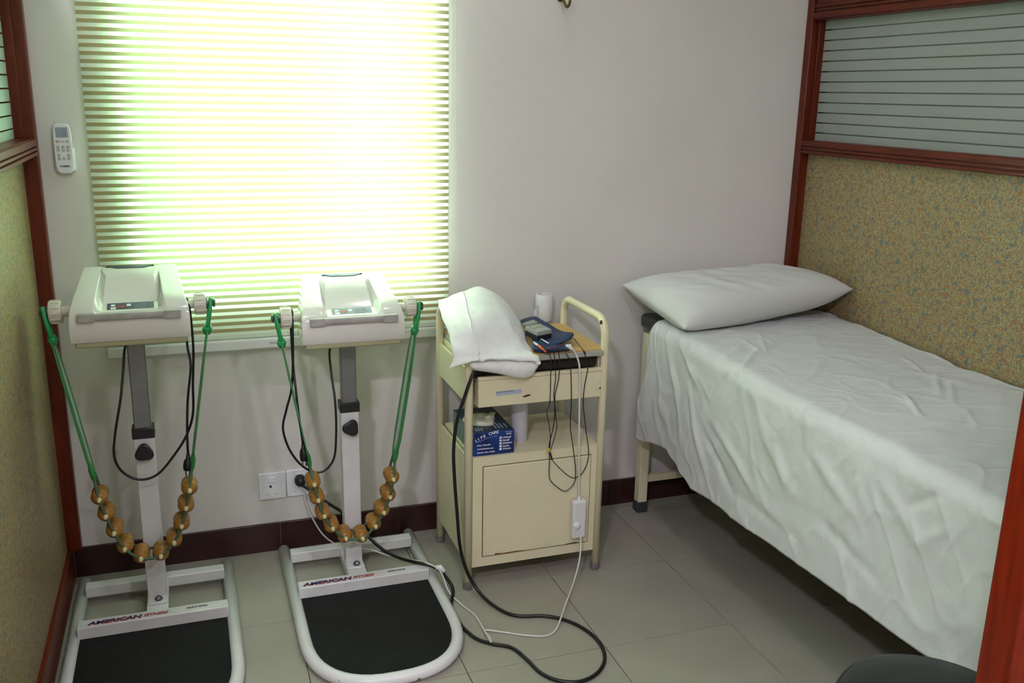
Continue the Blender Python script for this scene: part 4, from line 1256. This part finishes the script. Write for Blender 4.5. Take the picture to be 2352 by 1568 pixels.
# pillow
pc = dict(FL=Vector((1.845, -.400, .775)), FR=Vector((2.512, -.365, .862)), BL=Vector((1.793, -.045, .850)), BR=Vector((2.478, -.058, .853)))
def pil(s, t_, side):
    a, b = (s + 1) / 2, (t_ + 1) / 2
    pinch = .055
    s2 = s * (1 - pinch * (1 - t_ * t_) * abs(s) ** 3 * .5); t2 = t_ * (1 - pinch * (1 - s * s) * abs(t_) ** 3)
    a, b = (s2 + 1) / 2, (t2 + 1) / 2
    m_ = pc['FL'] * (1 - a) * (1 - b) + pc['FR'] * a * (1 - b) + pc['BL'] * (1 - a) * b + pc['BR'] * a * b
    th = .070 * ((1 - abs(s) ** 5.0) ** .6) * ((1 - abs(t_) ** 3.6) ** .5) if abs(s) < 1 and abs(t_) < 1 else 0
    wr = .004 * vnoise(s * 7 + t_ * 3, t_ * 2.2 - s * 2, 11) + .003 * vnoise(s * 16 + t_ * 6, t_ * 3, 12) + .005 * max(0, 1 - abs(vnoise(s * 6 + t_ * 2.5, t_ * 1.6, 13)) - .8) / .2
    n_ = (pc['FR'] - pc['FL']).cross(pc['BL'] - pc['FL']).normalized()
    e_ = max(0, (1 - abs(s) ** 4) * (1 - abs(t_) ** 4)) ** 1.5
    if side > 0: return m_ + n_ * (th * 1.05 + wr * e_)
    p_ = m_ - n_ * (th * 1.1 + wr * e_ * .4)
    if p_.z < .7605: p_.z = .7605
    return p_
n = 72
V = []; F = []
def sp(k): 
    q = -1 + 2 * k / n
    return math.sin(q * math.pi / 2)
idx = {}
for sd in (1, -1):
    for i in range(n + 1):
        for j in range(n + 1):
            if sd < 0 and (i in (0, n) or j in (0, n)): idx[(sd, i, j)] = idx[(1, i, j)]; continue
            idx[(sd, i, j)] = len(V); V.append(pil(sp(i), sp(j), sd))
for sd in (1, -1):
    for i in range(n):
        for j in range(n):
            F.append((idx[(sd, i, j)], idx[(sd, i + 1, j)], idx[(sd, i + 1, j + 1)], idx[(sd, i, j + 1)]))
pl = mesh('pillow', V, F, M['pillow'], None, smooth=True)
tag(pl, 'plump white pillow at the head of the couch against the wall', 'pillow')

# ================================================================== STOOL
sc_ = Vector((1.575, -1.835, 0))
st_ = thing('round_stool', 'black padded round stool at the bottom edge of the picture', 'stool', sc_)
lathe('seat_cushion', [(.02, .40), (.160, .40), (.170, .405), (.176, .418), (.176, .432), (.170, .446), (.155, .455), (.11, .462), (.05, .465), (.005, .4655)], M['stool'], st_, origin=sc_, res=48)
lathe('seat_pan', [(.14, .388), (.150, .390), (.150, .401), (.14, .402)], M['black'], st_, origin=sc_, res=32)
lathe('column', [(.022, .09), (.022, .24), (.016, .242), (.016, .389)], M['bolt'], st_, origin=sc_, res=20)
for k in range(5):
    a = math.radians(20 + 72 * k)
    e_ = sc_ + Vector((math.cos(a) * .17, math.sin(a) * .17, 0))
    tube('leg', [sc_ + Vector((0, 0, .10)), sc_ + Vector((math.cos(a) * .1, math.sin(a) * .1, .085)), e_ + Vector((0, 0, .035)), e_ + Vector((0, 0, .004))], [.014, .013, .011, .012], M['bolt'], st_, res=10)
